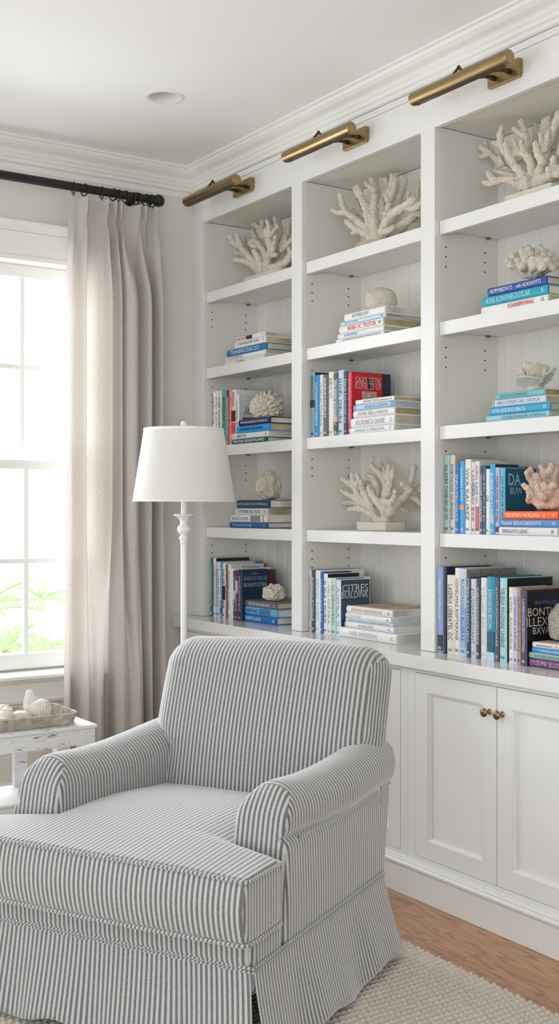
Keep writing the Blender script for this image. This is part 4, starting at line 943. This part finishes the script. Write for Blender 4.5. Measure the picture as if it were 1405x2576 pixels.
def cr1(a,t):
    n=len(a); i=min(int(t),n-2); f=t-i
    p0=a[max(i-1,0)];p1=a[i];p2=a[i+1];p3=a[min(i+2,n-1)]
    return .5*((2*p1)+(-p0+p2)*f+(2*p0-5*p1+4*p2-p3)*f*f+(-p0+3*p1-3*p2+p3)*f**3)
def sm(a,b,x):
    t=min(1,max(0,(x-a)/(b-a))); return t*t*(3-2*t)
vs=[];NC=(len(cols)-1)*8; zt=2.405; zs_=[zt-.0,zt-.01]+[zt-.02*k for k in range(1,12)]+[zt-.22-(zt-.24)*(k/46) for k in range(1,47)]
A_=[[c_[k] for c_ in cols] for k in range(6)]
uvl=[]
CYc=4.152
PC=(4,10,14,17,22,25,29)
for zi,z in enumerate(zs_):
    arc=0;prev=None
    q_=zt-z
    wp=1.9-(1.65)*sm(0,.085,q_)+1.2*sm(.085,.22,q_)
    TU=[c_[0] for c_ in cols]
    for c0 in PC:
        for e_ in (-1,1):
            if c0+e_ not in PC: TU[c0+e_]=cols[c0][0]+(cols[c0+e_][0]-cols[c0][0])*wp
    A_[0]=TU
    for j in range(NC+1):
        t=j/8
        tu,td,mu,mdp,bu,bd=[cr1(a,t) for a in A_]
        hm=sm(zt-.05,2.0,z); hb=sm(1.25,.35,z)
        u=tu*(1-hm)+mu*hm; u=u*(1-hb)+bu*hb
        d=td*(1-hm)+mdp*1.3*hm; d=d*(1-hb)+bd*1.25*hb
        # pinched pleats: narrow at the tack 10 cm below the heading
        pin=math.exp(-((z-(zt-.085))/.03)**2); d+=pin*(-.5*max(0,td-1)+ (-.6 if td<1 else 0))
        cy_=CYc-.022*hm; x=onY(u,0,cy_).x; y=cy_-d*.0115; y=y if y<4.15 else 4.15+.017*math.tanh((y-4.15)/.017)
        x+=.0015*noise.noise(Vector((j*.2,z*2,0)))
        p=Vector((x,y,z+(.004*math.sin(j*.3) if z<.2 else 0)+(-.004*(1-min(1,max(0,td)/3)) if zi<2 else 0)))
        if prev: arc+=(Vector((p.x,p.y,0))-prev).length
        prev=Vector((p.x,p.y,0)); vs.append(p); uvl.append((arc,z))
fs=[(r*(NC+1)+c_,r*(NC+1)+c_+1,(r+1)*(NC+1)+c_+1,(r+1)*(NC+1)+c_) for r in range(len(zs_)-1) for c_ in range(NC)]
cur=fromdata('curtain',vs,fs,linenm,None,True,None,lambda pi,vi:uvl[vi])
tag(cur,'floor length oatmeal linen curtain with pinch pleats beside the window','curtain')
# ---------------------------------------------------------------- floor lamp
LX,LY=1.995,3.598
lm=empty('floor_lamp',(LX,LY,0),'white floor lamp with turned column and tapered white drum shade','floor lamp')
k=4.1/FP
def zz(v): return EYE+(1279-v)*k
bm=bmesh.new()
pr=[(.0001,.0005),(.135,.0005),(.135,.012),(.125,.022),(.06,.03),(.03,.05),(.022,.08),(.016,.12),(.0125,.2),(.0115,.6),(.0112,zz(1370)-.0)]
lathe(bm,pr,n=36); frombm('column',bm,lampw,lm,True,45)
bm=bmesh.new()
# px (half width, v) from the photograph
tp=[(8,1371),(9,1366),(10,1364),(9,1361.5),(9.2,1360),(11.5,1356),(12,1352.5),(10.5,1349.5),(8,1347),(9,1345),(13,1340.5),(16.5,1335),(17,1331),(15.5,1325),(11,1320.5),(9.5,1319),(9.8,1317),(9.5,1312),(13,1305),(19,1299.5),(25,1297),(26.3,1295.5),(25.8,1293.5),(8,1293),(7.2,1288),(7.2,1262),(7.2,1200)]
lathe(bm,[(a*k,zz(v)) for a,v in tp],n=36); frombm('turned_finial_column',bm,lampw,lm,True,40).name='turned_baluster'
shm=bpy.data.materials.new('lamp_shade_linen'); shm.use_nodes=True; nt=shm.node_tree; nt.nodes.remove(nt.nodes['Principled BSDF'])
d_=N(nt,'BsdfDiffuse'); d_.inputs[0].default_value=lin((240,239,235))+(1,); t_=N(nt,'BsdfTranslucent'); t_.inputs[0].default_value=lin((246,244,238))+(1,)
mx=N(nt,'MixShader'); mx.inputs[0].default_value=.35; nt.links.new(d_.outputs[0],mx.inputs[1]); nt.links.new(t_.outputs[0],mx.inputs[2]); nt.links.new(mx.outputs[0],nt.nodes['Material Output'].inputs[0])
zb_,zt_=zz(1261),zz(1079); rb_,rt_=128.5*k,100*k
bm=bmesh.new(); lathe(bm,[(rb_,zb_),(rt_,zt_),(rt_-.0015,zt_),(rb_-.0015,zb_)],n=64); sh=frombm('lamp_shade',bm,shm,lm,True,60)
bm=bmesh.new(); lathe(bm,[(rb_+.0008,zb_-.001),(rb_-.0022,zb_+.009),(rb_-.004,zb_+.009),(rb_-.003,zb_-.001),(rb_+.0008,zb_-.001)],n=64); frombm('rim_binding',bm,mat('shade_binding',(236,234,228),.8),sh,True,40)
bm=bmesh.new(); lathe(bm,[(rt_+.0022,zt_-.009),(rt_+.0010,zt_+.001),(rt_-.003,zt_+.001),(rt_+.000,zt_-.009),(rt_+.0022,zt_-.009)],n=64); frombm('rim_binding',bm,mat('shade_binding',(236,234,228),.8),sh,True,40)
bm=bmesh.new()
for a in (0,2*PI/3,4*PI/3): tube(bm,[(0,0,zt_-.012),(rt_*math.cos(a),rt_*math.sin(a),zt_-.004)],.002,6)
tube(bm,[(0,0,zz(1200)),(0,0,zt_+.004)],.004,8); frombm('spider_fitting',bm,lampw,lm,True,40)
bm=bmesh.new(); lathe(bm,[(.0001,zt_-.006),(.012,zt_-.006),(.012,zt_+.004),(.0085,zt_+.008),(.0115,zt_+.014),(.0115,zt_+.020),(.008,zt_+.026),(.0001,zt_+.028)],n=20); frombm('finial',bm,lampw,lm,True,60)
bm=bmesh.new(); sph(bm,(0,0,zb_+.09),.03,3); frombm('bulb',bm,mat('frosted_bulb',(245,245,242),.3),lm,True)
# ---------------------------------------------------------------- side table, tray
TZ=.52; TX1=1.545; TY0=3.345; TD=.25; TX0=TX1-.62
st=empty('side_table',((TX0+TX1)/2,TY0+TD/2,0),'distressed white painted side table under the window','side table')
o=st.location
def tb(n,bs,bev=.002): return boxes(n,[(a-o.x,b-o.x,c_-o.y,d-o.y,e,f) for a,b,c_,d,e,f in bs],distm,st,bev)
tb('table_top',[(TX0,TX1,TY0,TY0+TD,TZ-.012,TZ)],.003)
i_=.006
tb('apron',[(TX0+i_,TX1-i_,TY0+i_,TY0+i_+.018,TZ-.062,TZ-.0125),(TX0+i_,TX1-i_,TY0+TD-i_-.018,TY0+TD-i_,TZ-.062,TZ-.0125),(TX1-i_-.018,TX1-i_-.0,TY0+i_+.02,TY0+TD-i_-.02,TZ-.062,TZ-.0125),(TX0+i_,TX0+i_+.018,TY0+i_+.02,TY0+TD-i_-.02,TZ-.062,TZ-.0125)])
lw=.046
for xa in (TX0+i_-.001,TX1-i_-lw+.001):
    for ya in (TY0+i_-.001,TY0+TD-i_-lw+.001):
        tb('leg',[(xa,xa+lw,ya,ya+lw,.001,TZ-.0125)])
tb('back_slat',[(TX1-.19,TX1-.145,TY0+TD-.03,TY0+TD-.008,.30,TZ-.063)])
tb('lower_shelf',[(TX0+.004,TX1-.004,TY0+.004,TY0+TD-.004,.296,.304),(TX0+.008,TX1-.008,TY0+.008,TY0+.026,.268,.295)])
# wicker tray
tx0,tx1,ty0,ty1=TX1-.40,TX1-.05,TY0+.025,TY0+TD-.012
tr=empty('wicker_tray',((tx0+tx1)/2,(ty0+ty1)/2,TZ),'woven seagrass tray holding shells on the side table','tray')
cxm,cym=(tx1-tx0)/2,(ty1-ty0)/2
def trim(x): return x
wick=mat('seagrass_weave',(196,184,172),.9,var=(45,.35),bump=(200,.6,.002))
bm=bmesh.new(); bxx(bm,-cxm+.012,cxm-.012,-cym+.012,cym-.012,.0005,.006); frombm('tray_base',bm,wick,tr)
def rrect(t,a,b,r):
    # point on rounded rectangle perimeter
    seg=[(2*(a-r)),(PI/2*r),(2*(b-r)),(PI/2*r)]*2; per=sum(seg); s=t%1*per
    cs=[((-(a-r),-b),(1,0)),((a-r,-(b-r)),-PI/2),((a,-(b-r)),(0,1)),((a-r,b-r),0),((a-r,b),(-1,0)),((-(a-r),b-r),PI/2),((-a,b-r),(0,-1)),((-(a-r),-(b-r)),PI)]
    for sg,(p,d) in zip(seg,cs):
        if s<=sg:
            if isinstance(d,tuple): return (p[0]+d[0]*s,p[1]+d[1]*s)
            an=d+s/r; return (p[0]+r*math.cos(an),p[1]+r*math.sin(an))
        s-=sg
    return (-(a-r),-b)
bm=bmesh.new()
NT=230
for l in range(6):   # coils of woven rope stacked, slightly flaring, twisted strands
    for ph in (0,PI):
        P=[]
        for k in range(NT+1):
            t=k/NT; x,y=rrect(t,cxm-.010+l*.0018,cym-.010+l*.0018,.03); n_=Vector((x,y,0)).normalized()
            a=t*2*PI*52+ph+l*1.3; dip=-.012*math.exp(-((x+.20)/.05)**2)*(l/5)
            P.append(Vector((x,y,.0055+l*.0062+dip))+n_*.0022*math.cos(a)+Vector((0,0,.0022*math.sin(a))))
        tube(bm,P,.0024,5,False)
frombm('woven_rim',bm,wick,tr,True)
def shell(name,label,u,v,sx,sy,sz,kind,seed,Y):
    p=onY(u,v,Y)
    z0=TZ+.0065
    root=empty(name,(p.x,p.y,z0),label,'shell' if kind!='rock' else 'coral','shells and corals in the tray')
    bm=bmesh.new(); bmesh.ops.create_icosphere(bm,subdivisions=5,radius=1); off=Vector((seed,seed*2,0))
    for w in bm.verts:
        d=w.co.normalized(); r=1
        if kind=='rock': r=1+.18*noise.noise(d*2+off)+.10*noise.noise(d*7+off)
        elif kind=='spiral':
            an=math.atan2(d.y,d.x); r=1-.12*abs(math.sin(d.z*7+an*.5)); r*=(1-.35*max(0,d.z))
        else:
            r=1+.05*math.sin(math.atan2(d.y,d.x)*22)*(1-abs(d.z))+.08*noise.noise(d*2+off)
        q=d*r; w.co=Vector((q.x*sx,q.y*sy,(q.z)*sz))
    mz=min(w.co.z for w in bm.verts)
    for w in bm.verts: w.co.z-=mz
    frombm('shell_body',bm,mat('bleached_shell',(220,214,203),.6,var=(80,.12),bump=(150,.4,.002)),root,True)
    return root
Ym=TY0+.12
shell('conch_shell','tall knobbly white shell standing highest in the tray',78,1800,.024,.022,.046,'rock',2,Ym+.04)
shell('scallop_shell','cream ribbed shell lying at the right inside the tray',102,1800,.036,.024,.034,'fan',5,Ym)
shell('whelk_shell','small greyish shell at the front left of the tray',17,1800,.024,.022,.040,'spiral',7,Ym-.05)
shell('clam_shell','broad white shell lying behind the small greyish one',5,1800,.032,.028,.030,'rock',9,Ym+.0)
shell('flat_shell','flat pale shell in the middle of the tray',50,1800,.036,.03,.020,'fan',12,Ym-.01)
# ---------------------------------------------------------------- armchair
CH0=Vector((1.294,2.039,0)); 
ac=empty('armchair',CH0,'grey and white striped roll-arm club armchair with skirt and loose seat cushion','armchair',rz=math.atan2(-.873,.486))
W=.79
def axis_pts(h,r,nf,nr):
    fl=h-r; L=[]
    co_=[r*math.tan(k*PI/4/nr) for k in range(1,nr+1)]
    L=[-(fl+c_) for c_ in reversed(co_)]
    L+=[-fl+2*fl*k/nf for k in range(nf+1)]
    L+=[fl+c_ for c_ in co_]
    return L
def rbox(name,lo,hi,r,nf,nr,fn,sf,m=tick,parent=ac,omit=()):
    """rounded box in (u,w,z); fn deforms a point; sf(face axis, point)->stripe coordinate"""
    h=[(hi[i]-lo[i])/2 for i in range(3)]; cc=[(hi[i]+lo[i])/2 for i in range(3)]
    ax=[axis_pts(h[i],r,nf[i],nr) for i in range(3)]
    vs=[];idx={};fs=[];fa=[]
    raw=[]
    def vert(i,j,k):
        key=(i,j,k)
        if key in idx: return idx[key]
        p=[ax[0][i],ax[1][j],ax[2][k]]
        core=[max(-(h[q]-r),min(h[q]-r,p[q])) for q in range(3)]
        d=Vector([p[q]-core[q] for q in range(3)])
        if d.length>1e-9: d=d.normalized()*r
        q=Vector(core)+d+Vector(cc); raw.append(q); idx[key]=len(raw)-1; return idx[key]
    n=[len(a)-1 for a in ax]
    for a in range(3):
        b,c_=(a+1)%3,(a+2)%3
        for side in (0,n[a]):
            if (a,1 if side else -1) in omit: continue
            for i in range(n[b]):
                for j in range(n[c_]):
                    def g(ii,jj):
                        k_=[0,0,0]; k_[a]=side; k_[b]=ii; k_[c_]=jj; return vert(*k_)
                    q=(g(i,j),g(i+1,j),g(i+1,j+1),g(i,j+1))
                    fs.append(q if side else q[::-1]); fa.append(a)
    P=[fn(q.copy()) for q in raw]
    out=[Vector((-p.y,p.x,p.z)) for p in P]   # local x = -w, y = u
    fs=[f[::-1] for f in fs]
    def uv(pi,vi): return (sf(fa[pi],P[vi],raw[vi]),P[vi].z)
    return fromdata(name,out,fs,m,parent,True,None,uv)
def piping(name,pts,r=.0042,sub=None,parent=ac,tw=True):
    """striped welt; pts are (u,w,z)"""
    P=[Vector((-p[1],p[0],p[2])) for p in pts]; n=10
    bm=bmesh.new(); tube(bm,P,r,n); uvl_=bm.loops.layers.uv.new('UVMap')
    # lengthwise stripe coordinate with a bias twist
    acc=[0]
    for a,b in zip(P,P[1:]): acc.append(acc[-1]+(b-a).length)
    for vi,v in enumerate(bm.verts): v.index=vi
    for f in bm.faces:
        for l in f.loops:
            i=l.vert.index//n; k_=l.vert.index%n
            l[uvl_].uv=(acc[min(i,len(acc)-1)]*1.2+abs(k_-5)*.0012,0)
    return frombm(name,bm,tick,parent,True)
def dense(pts,k=8): return [tuple(v) for v in catm([Vector(p) for p in pts],k)]
# --- base frame band under the cushion
def f_base(p):
    u,w,z=p
    # front bulge
    if u<.1: u-= .012*math.sin(min(1,max(0,(z-.225)/.085))*PI)*(1-u/.1) if u>=0 else .012*math.sin(min(1,max(0,(z-.225)/.085))*PI)
    k_=sm(.13,.16,u); w=W/2+(w-W/2)*(1-.10*k_)
    return Vector((u,w,z))
rbox('seat_base',(0,0.0,.165),(.72,W,.308),.03,(60,40,3),6,f_base,lambda a,p,q:(p.x if a==1 else p.y))
# --- side / outer body
def skew(u,z):  # front line of the arm leans back with height
    return u
# --- arms
def arm(side):
    w0=0 if side>0 else W
    sg=1 if side>0 else -1       # w increases inward for the right arm
    def fn(p):
        u,w,z=p              # w in 0..aw measured from outside, z .24...59
        t=(z-.24)/.35
        uf=.150+.15*max(0,z-.24)           # front face leans back
        ub=.700+.24*max(0,z-.24)
        s=(u-.15)/(.70-.15)
        uu=uf+(ub-uf)*s; fs_=max(0,1-s*1.6)
        # front face rounds back near the top
        if z>.502:
            a_=(w-.07)/.07; b_=(z-.502)/.07
            w=.07+.07*a_*math.sqrt(max(0,1-b_*b_/2)); z=.502+.07*b_*math.sqrt(max(0,1-a_*a_/2))*1.0
        ft=max(0,1-s*4.0); uu+= .055*ft*max(0,(t-.74)/.26)**1.8
        uu-= .014*math.sin(min(1,max(0,t))*PI)*max(0,1-s*6)
        # roll: outside bulges beyond the body from z>.47
        roll=sm(.445,.49,z); out=(1-w/.14)
        ww=w+.014*fs_*max(0,out)-roll*(.007-.003*fs_)*max(0,out) - .012*max(0,-out)
        if z<.46: ww=w+.012*max(0,out)*sm(.30,.46,z)*.3
        # neck under roll
        neck=math.exp(-((z-.458)/.012)**2); ww+=.008*neck*max(0,out)
        # crest line of the arm: slightly dipped mid-length, higher at the back
        crest=-.006*fs_+.006*math.exp(-((s-.08)/.20)**2)-.010*math.sin(min(1,max(0,s))*PI)+.006*sm(.55,1,s)
        zz_=z+crest*max(0,t)
        # inner bulge
        ww+= .010*math.sin(min(1,max(0,t))*PI)*max(0,(w-.10)/.04)
        return Vector((uu,w0+sg*ww,zz_))
    def sf(a,p,q):
        return p.y if a==0 else p.x*.94
    a=rbox('arm',(.15,0,.165),(.745,.14,.572),.020,(60,14,40),5,fn,sf)
    if side<0:
        me=a.data; me.flip_normals()
    # welt below the roll on the outside
    pts=[]
    for k in range(40):
        s=k/39; u=.2+(.745-.2)*s
        q=fn(Vector((u if k else .205,0.0,.457))); pts.append((q.x,q.y-sg*.0015,q.z-.004))
    piping('arm_welt',pts,.0038)
    # seam lines of the arm front: pleat folds
    pts=[]
    for k in range(14):
        s=k/13; q=fn(Vector((.15+.004,.018+.104*s,.47+.012*math.sin(s*PI)))); pts.append((q.x-.0005,q.y,q.z))
    piping('arm_front_seam',pts,.0012)
    pts=[]
    for k in range(18):
        s=k/17; q=fn(Vector((.205,.004+.11*s,.515+.045*math.sin(s*PI*.55)))); 
        pts.append((q.x-.002,q.y,q.z))
    # piping('arm_pleat',pts,.0015)
    return fn
fR=arm(1); fL=arm(-1)
# --- back
WB=.374
def f_back(p):
    u,w,z=p
    t=(z-.36)/(.83-.36)
    # z shape: top crown, rounded shoulders
    c_=(w-WB)/(WB)
    zz_=z-.012*c_*c_*max(0,t)-.030*max(0,abs(c_)-.78)/.22*max(0,t-.6)*2
    uu=u+ .14*max(0,t)**1.1*.9
    # front face puffs
    front=max(0,1-(u-.64)/.08); uu-=front*.022*math.sin(min(1,max(0,t))*PI)*(1-c_*c_)*1.0
    # lower part sits between the arms
    inn=sm(.60,.50,z)*max(0,1-(u-.62)/.07)
    ww=WB+(w-WB)*(1-.02*max(0,t)-.085*max(0,1-(u-.64)/.13))
    ww=WB+(ww-WB)*(1-.30*inn*sm(.3,1,abs(c_)))
    return Vector((uu,ww,zz_))
rbox('backrest',(.640,.004,.30),(.775,.744,.825),.062,(8,70,50),10,f_back,lambda a,p,q:(p.y if a!=1 else (q.y-(q.x-.64) if q.y<WB else q.y+(q.x-.64))))
# --- seat cushion (T shape)
def f_seat(p):
    u,w,z=p
    e=sm(.10,.165,u)
    lo=-.014*(1-e)+.128*e; hi=W-lo
    s=w   # w given in 0..1
    # corner: front corners pull in a little
    fr=max(0,1-(u+.05)/.05) if u<0 else 0
    ww=lo+(hi-lo)*s
    cx=(s-.5)*2
    cu=max(0,1-((u-.30)/.42)**2)
    top=(z-.30)/.14
    zz_=z+ top*(.030*cu*(1-cx**4))- top*.022*sm(.35,.70,u)
    if u>.3: zz_-=0
    uu=u-.016*math.sin(min(1,max(0,top))*PI)*max(0,1-(u+.05)/.06)
    # front edge curves out at the middle
    uu-=.008*(1-cx*cx)*max(0,1-(u+.05)/.25)
    if abs(cx)>.9 and u<.12: ww+=(.006 if cx>0 else -.006)*0*math.sin(min(1,max(0,top))*PI)
    return Vector((uu,ww,zz_))
def rbox_seat():
    lo=(-.05,0,.300); hi=(.68,W,.435); r=.014
    def fn(p):
        return f_seat(Vector((p.x,p.y/W,p.z)))
    return rbox('seat_cushion',lo,hi,r,(70,60,8),4,fn,lambda a,p,q:(p.x if a==1 else p.y))
sc_o=rbox_seat()
for zq,nm in ((.430,'cushion_top_welt'),(.304,'cushion_bottom_welt')):
    pts=[]
    r=.014
    seq=[(u,W-.002) for u in [.14-.02*i for i in range(0,9)]]
    path=[]
    for u in [.13,.10,.07,.04,.01,-.02,-.036]: path.append((u,W))
    path+= [(-.046,W-.004)]
    for i in range(0,61): path.append((-.05,W-.014-(W-.028)*i/60))
    path+= [(-.046,.004)]
    for u in [-.036,-.02,.01,.04,.07,.10,.13]: path.append((u,0))
    for (u,w) in path:
        q=f_seat(Vector((u,w/W,zq))); 
        # push outwards a little
        o2=Vector((0,0,0))
        pts.append((q.x-(.002 if u<-.04 else 0),q.y+(.002 if w>W-.01 else (-.002 if w<.01 else 0)),q.z+(.003 if zq>.4 else -.002)))
    piping(nm,pts,.0042)
# --- skirt panels
def skirt(name,a,b,nrm,axis,nfold,seed,flare0=.012,flare1=.050,stripe='w',z1=.232,z0=.034):
    a=Vector(a);b=Vector(b);n_=Vector(nrm); L=(b-a).length; NX=110;NZ=16; P=[];uvq=[]
    for k in range(NZ+1):
        f=k/NZ; z=z1+(z0-z1)*f
        for i in range(NX+1):
            s=i/NX
            wv=.006*f**1.4*(math.sin(s*nfold*2*PI+seed)+.5*math.sin(s*nfold*4.3*PI+seed*2))
            ex=1+ (.06*f)   # spreads towards the hem
            pos=a+(b-a)*(.5+(s-.5)*ex)
            off=flare0*0+ .004+ (flare1)*f**1.2*.9+wv
            p=pos+n_*off
            P.append((-p.y,p.x,z+.010*f*math.sin(s*nfold*2*PI+seed+.6))); uvq.append(((s*L),z))
    F=[(r*(NX+1)+c_,r*(NX+1)+c_+1,(r+1)*(NX+1)+c_+1,(r+1)*(NX+1)+c_) for r in range(NZ) for c_ in range(NX)]
    o=fromdata(name,P,F,tick,ac,True,None,lambda pi,vi:uvq[vi])
    m_=o.modifiers.new('s','SOLIDIFY'); m_.thickness=.0022
    return o
skirt('skirt_panel',(0,.004,0),(0,W-.004,0),(-1,0,0),'w',3.4,.4,flare1=.030)
skirt('skirt_panel',(.0,0,0),(.715,0,0),(0,-1,0),'u',2.2,2.0,flare1=.052)
skirt('skirt_panel',(.0,W,0),(.715,W,0),(0,1,0),'u',2.2,1.0,flare1=.05)
skirt('skirt_panel',(.715,W-.004,0),(.715,.004,0),(1,0,0),'w',3,1.5,flare1=.05)
# welt on top of the skirt (double)
for dz,rr_ in ((.238,.0036),(.230,.0030)):
    e=.004
    pts=[(-e,W+e,dz)]+[(-e,W+e-(W+2*e)*i/40,dz) for i in range(1,41)]+[(-e+(.72+e)*i/40,-e,dz) for i in range(1,41)]
    piping('skirt_welt',pts,rr_)
    pts=[(-e+(.72+e)*i/40,W+e,dz) for i in range(0,41)]; piping('skirt_welt',pts,rr_)
# outer back panel down to the skirt
rbox('rear_panel',(.66,.003,.235),(.728,W-.003,.50),.02,(4,40,10),4,lambda p:Vector((p.x+.19*max(0,p.z-.235),p.y,p.z)),lambda a,p,q:(p.x if a==1 else p.y))
for xx,yy in ((.05,.06),(.05,W-.06),(.64,.06),(.64,W-.06)):
    bm=bmesh.new(); lathe(bm,[(.0001,.0),(.018,0),(.026,.23),(.0001,.23)],(-yy,xx,.019),16); frombm('leg',bm,mat('dark_wood_leg',(60,42,30),.5),ac,True,40)
# ---------------------------------------------------------------- rug
RX1,RY0,RY1,RX0=2.057,.75,3.12,.15
XS=[-1.7+.05*i for i in range(38)]+[RX0+.0045*i for i in range(int((RX1-RX0)/.0045)+1)]; RX0=-1.7; nx=len(XS)-1; ny=int((RY1-RY0)/.0045)  # unseen strip added out of view to cut the oak's warm bounce light
P=[];
for i in range(nx+1):
    x=XS[i]
    for j in range(ny+1):
        y=RY0+(RY1-RY0)*j/ny
        # ribs run across (along x), pitch 19 mm, with loops 15 mm long staggered by row
        yy=y+.004*noise.noise(Vector((x*9,y*9,0)))
        r=yy/.0205; row=math.floor(r); fr_=abs(math.sin(PI*r))
        lp=abs(math.sin(PI*(x/.017+.5*(row%2)+.3*noise.noise(Vector((row*.7,x*3,1))))))
        z=.003+.0115*fr_**.7*(.5+.5*lp**.7)+.0010*noise.noise(Vector((x*260,y*260,0)))
        ed=min((x-RX0),(RX1-x),(y-RY0),(RY1-y)); 
        if ed<.004: z=.002
        P.append((x,y,z+.001))
F=[(i*(ny+1)+j,(i+1)*(ny+1)+j,(i+1)*(ny+1)+j+1,i*(ny+1)+j+1) for i in range(nx) for j in range(ny)]
rugm=mat('wool_rug',(222,213,200),.95,bump=(700,.9,.0015),var=(420,.22),spec=.1)
rug=fromdata('rug',P,F,rugm,None,True)
tag(rug,'chunky ribbed oatmeal wool rug under the striped armchair','rug')
# ---------------------------------------------------------------- outside
palmm=mat('palm_leaf',(178,192,140),.6); stemm=mat('palm_stem',(200,190,165),.7)
def frond(bm,base,dirv,L,seed):
    rr_=random.Random(seed); d=Vector(dirv).normalized(); P=[]
    for k in range(14):
        f=k/13; P.append(Vector(base)+d*L*f+Vector((0,0,-L*.35*f*f)))
    side=d.cross(Vector((0,0,1))).normalized()
    for k in range(2,14):
        for m_ in range(2):
          for s_ in (-1,1):
            a=P[k].lerp(P[min(13,k+1)],m_*.5); ln=L*.42*(1-.55*abs(k/13-.45))*rr_.uniform(.8,1.1)
            tip=a+(side*s_*.75+d*.7+Vector((0,0,.25+rr_.uniform(-.2,.3)))).normalized()*ln
            wv=d*.018*L
            q=[bm.verts.new(a-wv),bm.verts.new(a+wv),bm.verts.new(tip)]; bm.faces.new(q)
            mid=(a+tip)/2+Vector((0,0,.01)); 
    return P
def palm(u,v,Y,L,n,label,seed,z0=-.6):
    c_=onY(u,v,Y); root=empty('palm',(c_.x,c_.y,z0),label,'palm','palms outside the window')
    h=c_.z-z0; rr_=random.Random(seed)
    tubeobj('trunk',[(0,0,0),(.03,0,h*.5),(0,0,h)],[.07,.055,.05],stemm,root,8)
    for k in range(n):
        a=2*PI*k/n+rr_.uniform(-.2,.2); el=rr_.uniform(.1,1.0)
        bm=bmesh.new(); P=frond(bm,(0,0,h),(math.cos(a)*math.cos(el),math.sin(a)*math.cos(el),math.sin(el)),L*rr_.uniform(.8,1.1),seed*10+k)
        tube(bm,P,.008,5); frombm('frond',bm,palmm,root)
palm(-70,1560,11,.85,10,'pale palm fronds outside, upper left of the lower sash',1)
palm(15,1640,9,.45,11,'low palm outside the window, at the left of the muntin',2)
palm(100,1655,10.5,.42,11,'low palm outside the window, at the right of the muntin',3)
palm(105,1510,14,.45,14,'small round bushy palm outside, higher at right of the muntin',4)
g_=struct(box('ground',(-25,30,4.7,40,-.7,-.6),mat('bright_sand',(250,250,248),.9),bev=0))
# ---------------------------------------------------------------- light
w=bpy.data.worlds.new('world'); sc.world=w; w.use_nodes=True; bg=w.node_tree.nodes['Background']
bg.inputs[0].default_value=(.835,.92,1,1); bg.inputs[1].default_value=1.7
def area(name,loc,rot,sx,sy,power,col=(1,1,1)):
    l=bpy.data.lights.new(name,'AREA'); l.shape='RECTANGLE'; l.size=sx; l.size_y=sy; l.energy=power; l.color=col
    o=bpy.data.objects.new(name,l); C.objects.link(o); o.location=loc; o.rotation_euler=rot; return o
# daylight falling through the window (outside the glass), pointing into the room (-Y)
area('window_daylight',(1.5,5.2,1.9),(math.radians(-75),0,0),2.2,2.2,95,(.9,.945,1))
# added fill lamps: uplight for the ceiling, broad soft one behind the camera
area('ceiling_uplight_fill',(-2.9,2.0,.8),(0,math.radians(-164),0),1.4,2.6,42,(.82,.91,1))
area('rear_fill',(-1.2,-2.45,1.45),(math.radians(97),0,math.radians(-8)),3.6,2.0,100,(.82,.915,1))
sc.cycles.diffuse_bounces=8; sc.cycles.max_bounces=14; sc.cycles.transparent_max_bounces=12
sc.view_settings.view_transform='Standard'; sc.view_settings.look='None'; sc.view_settings.gamma=1; sc.view_settings.exposure=.77
sc.view_settings.use_curve_mapping=False
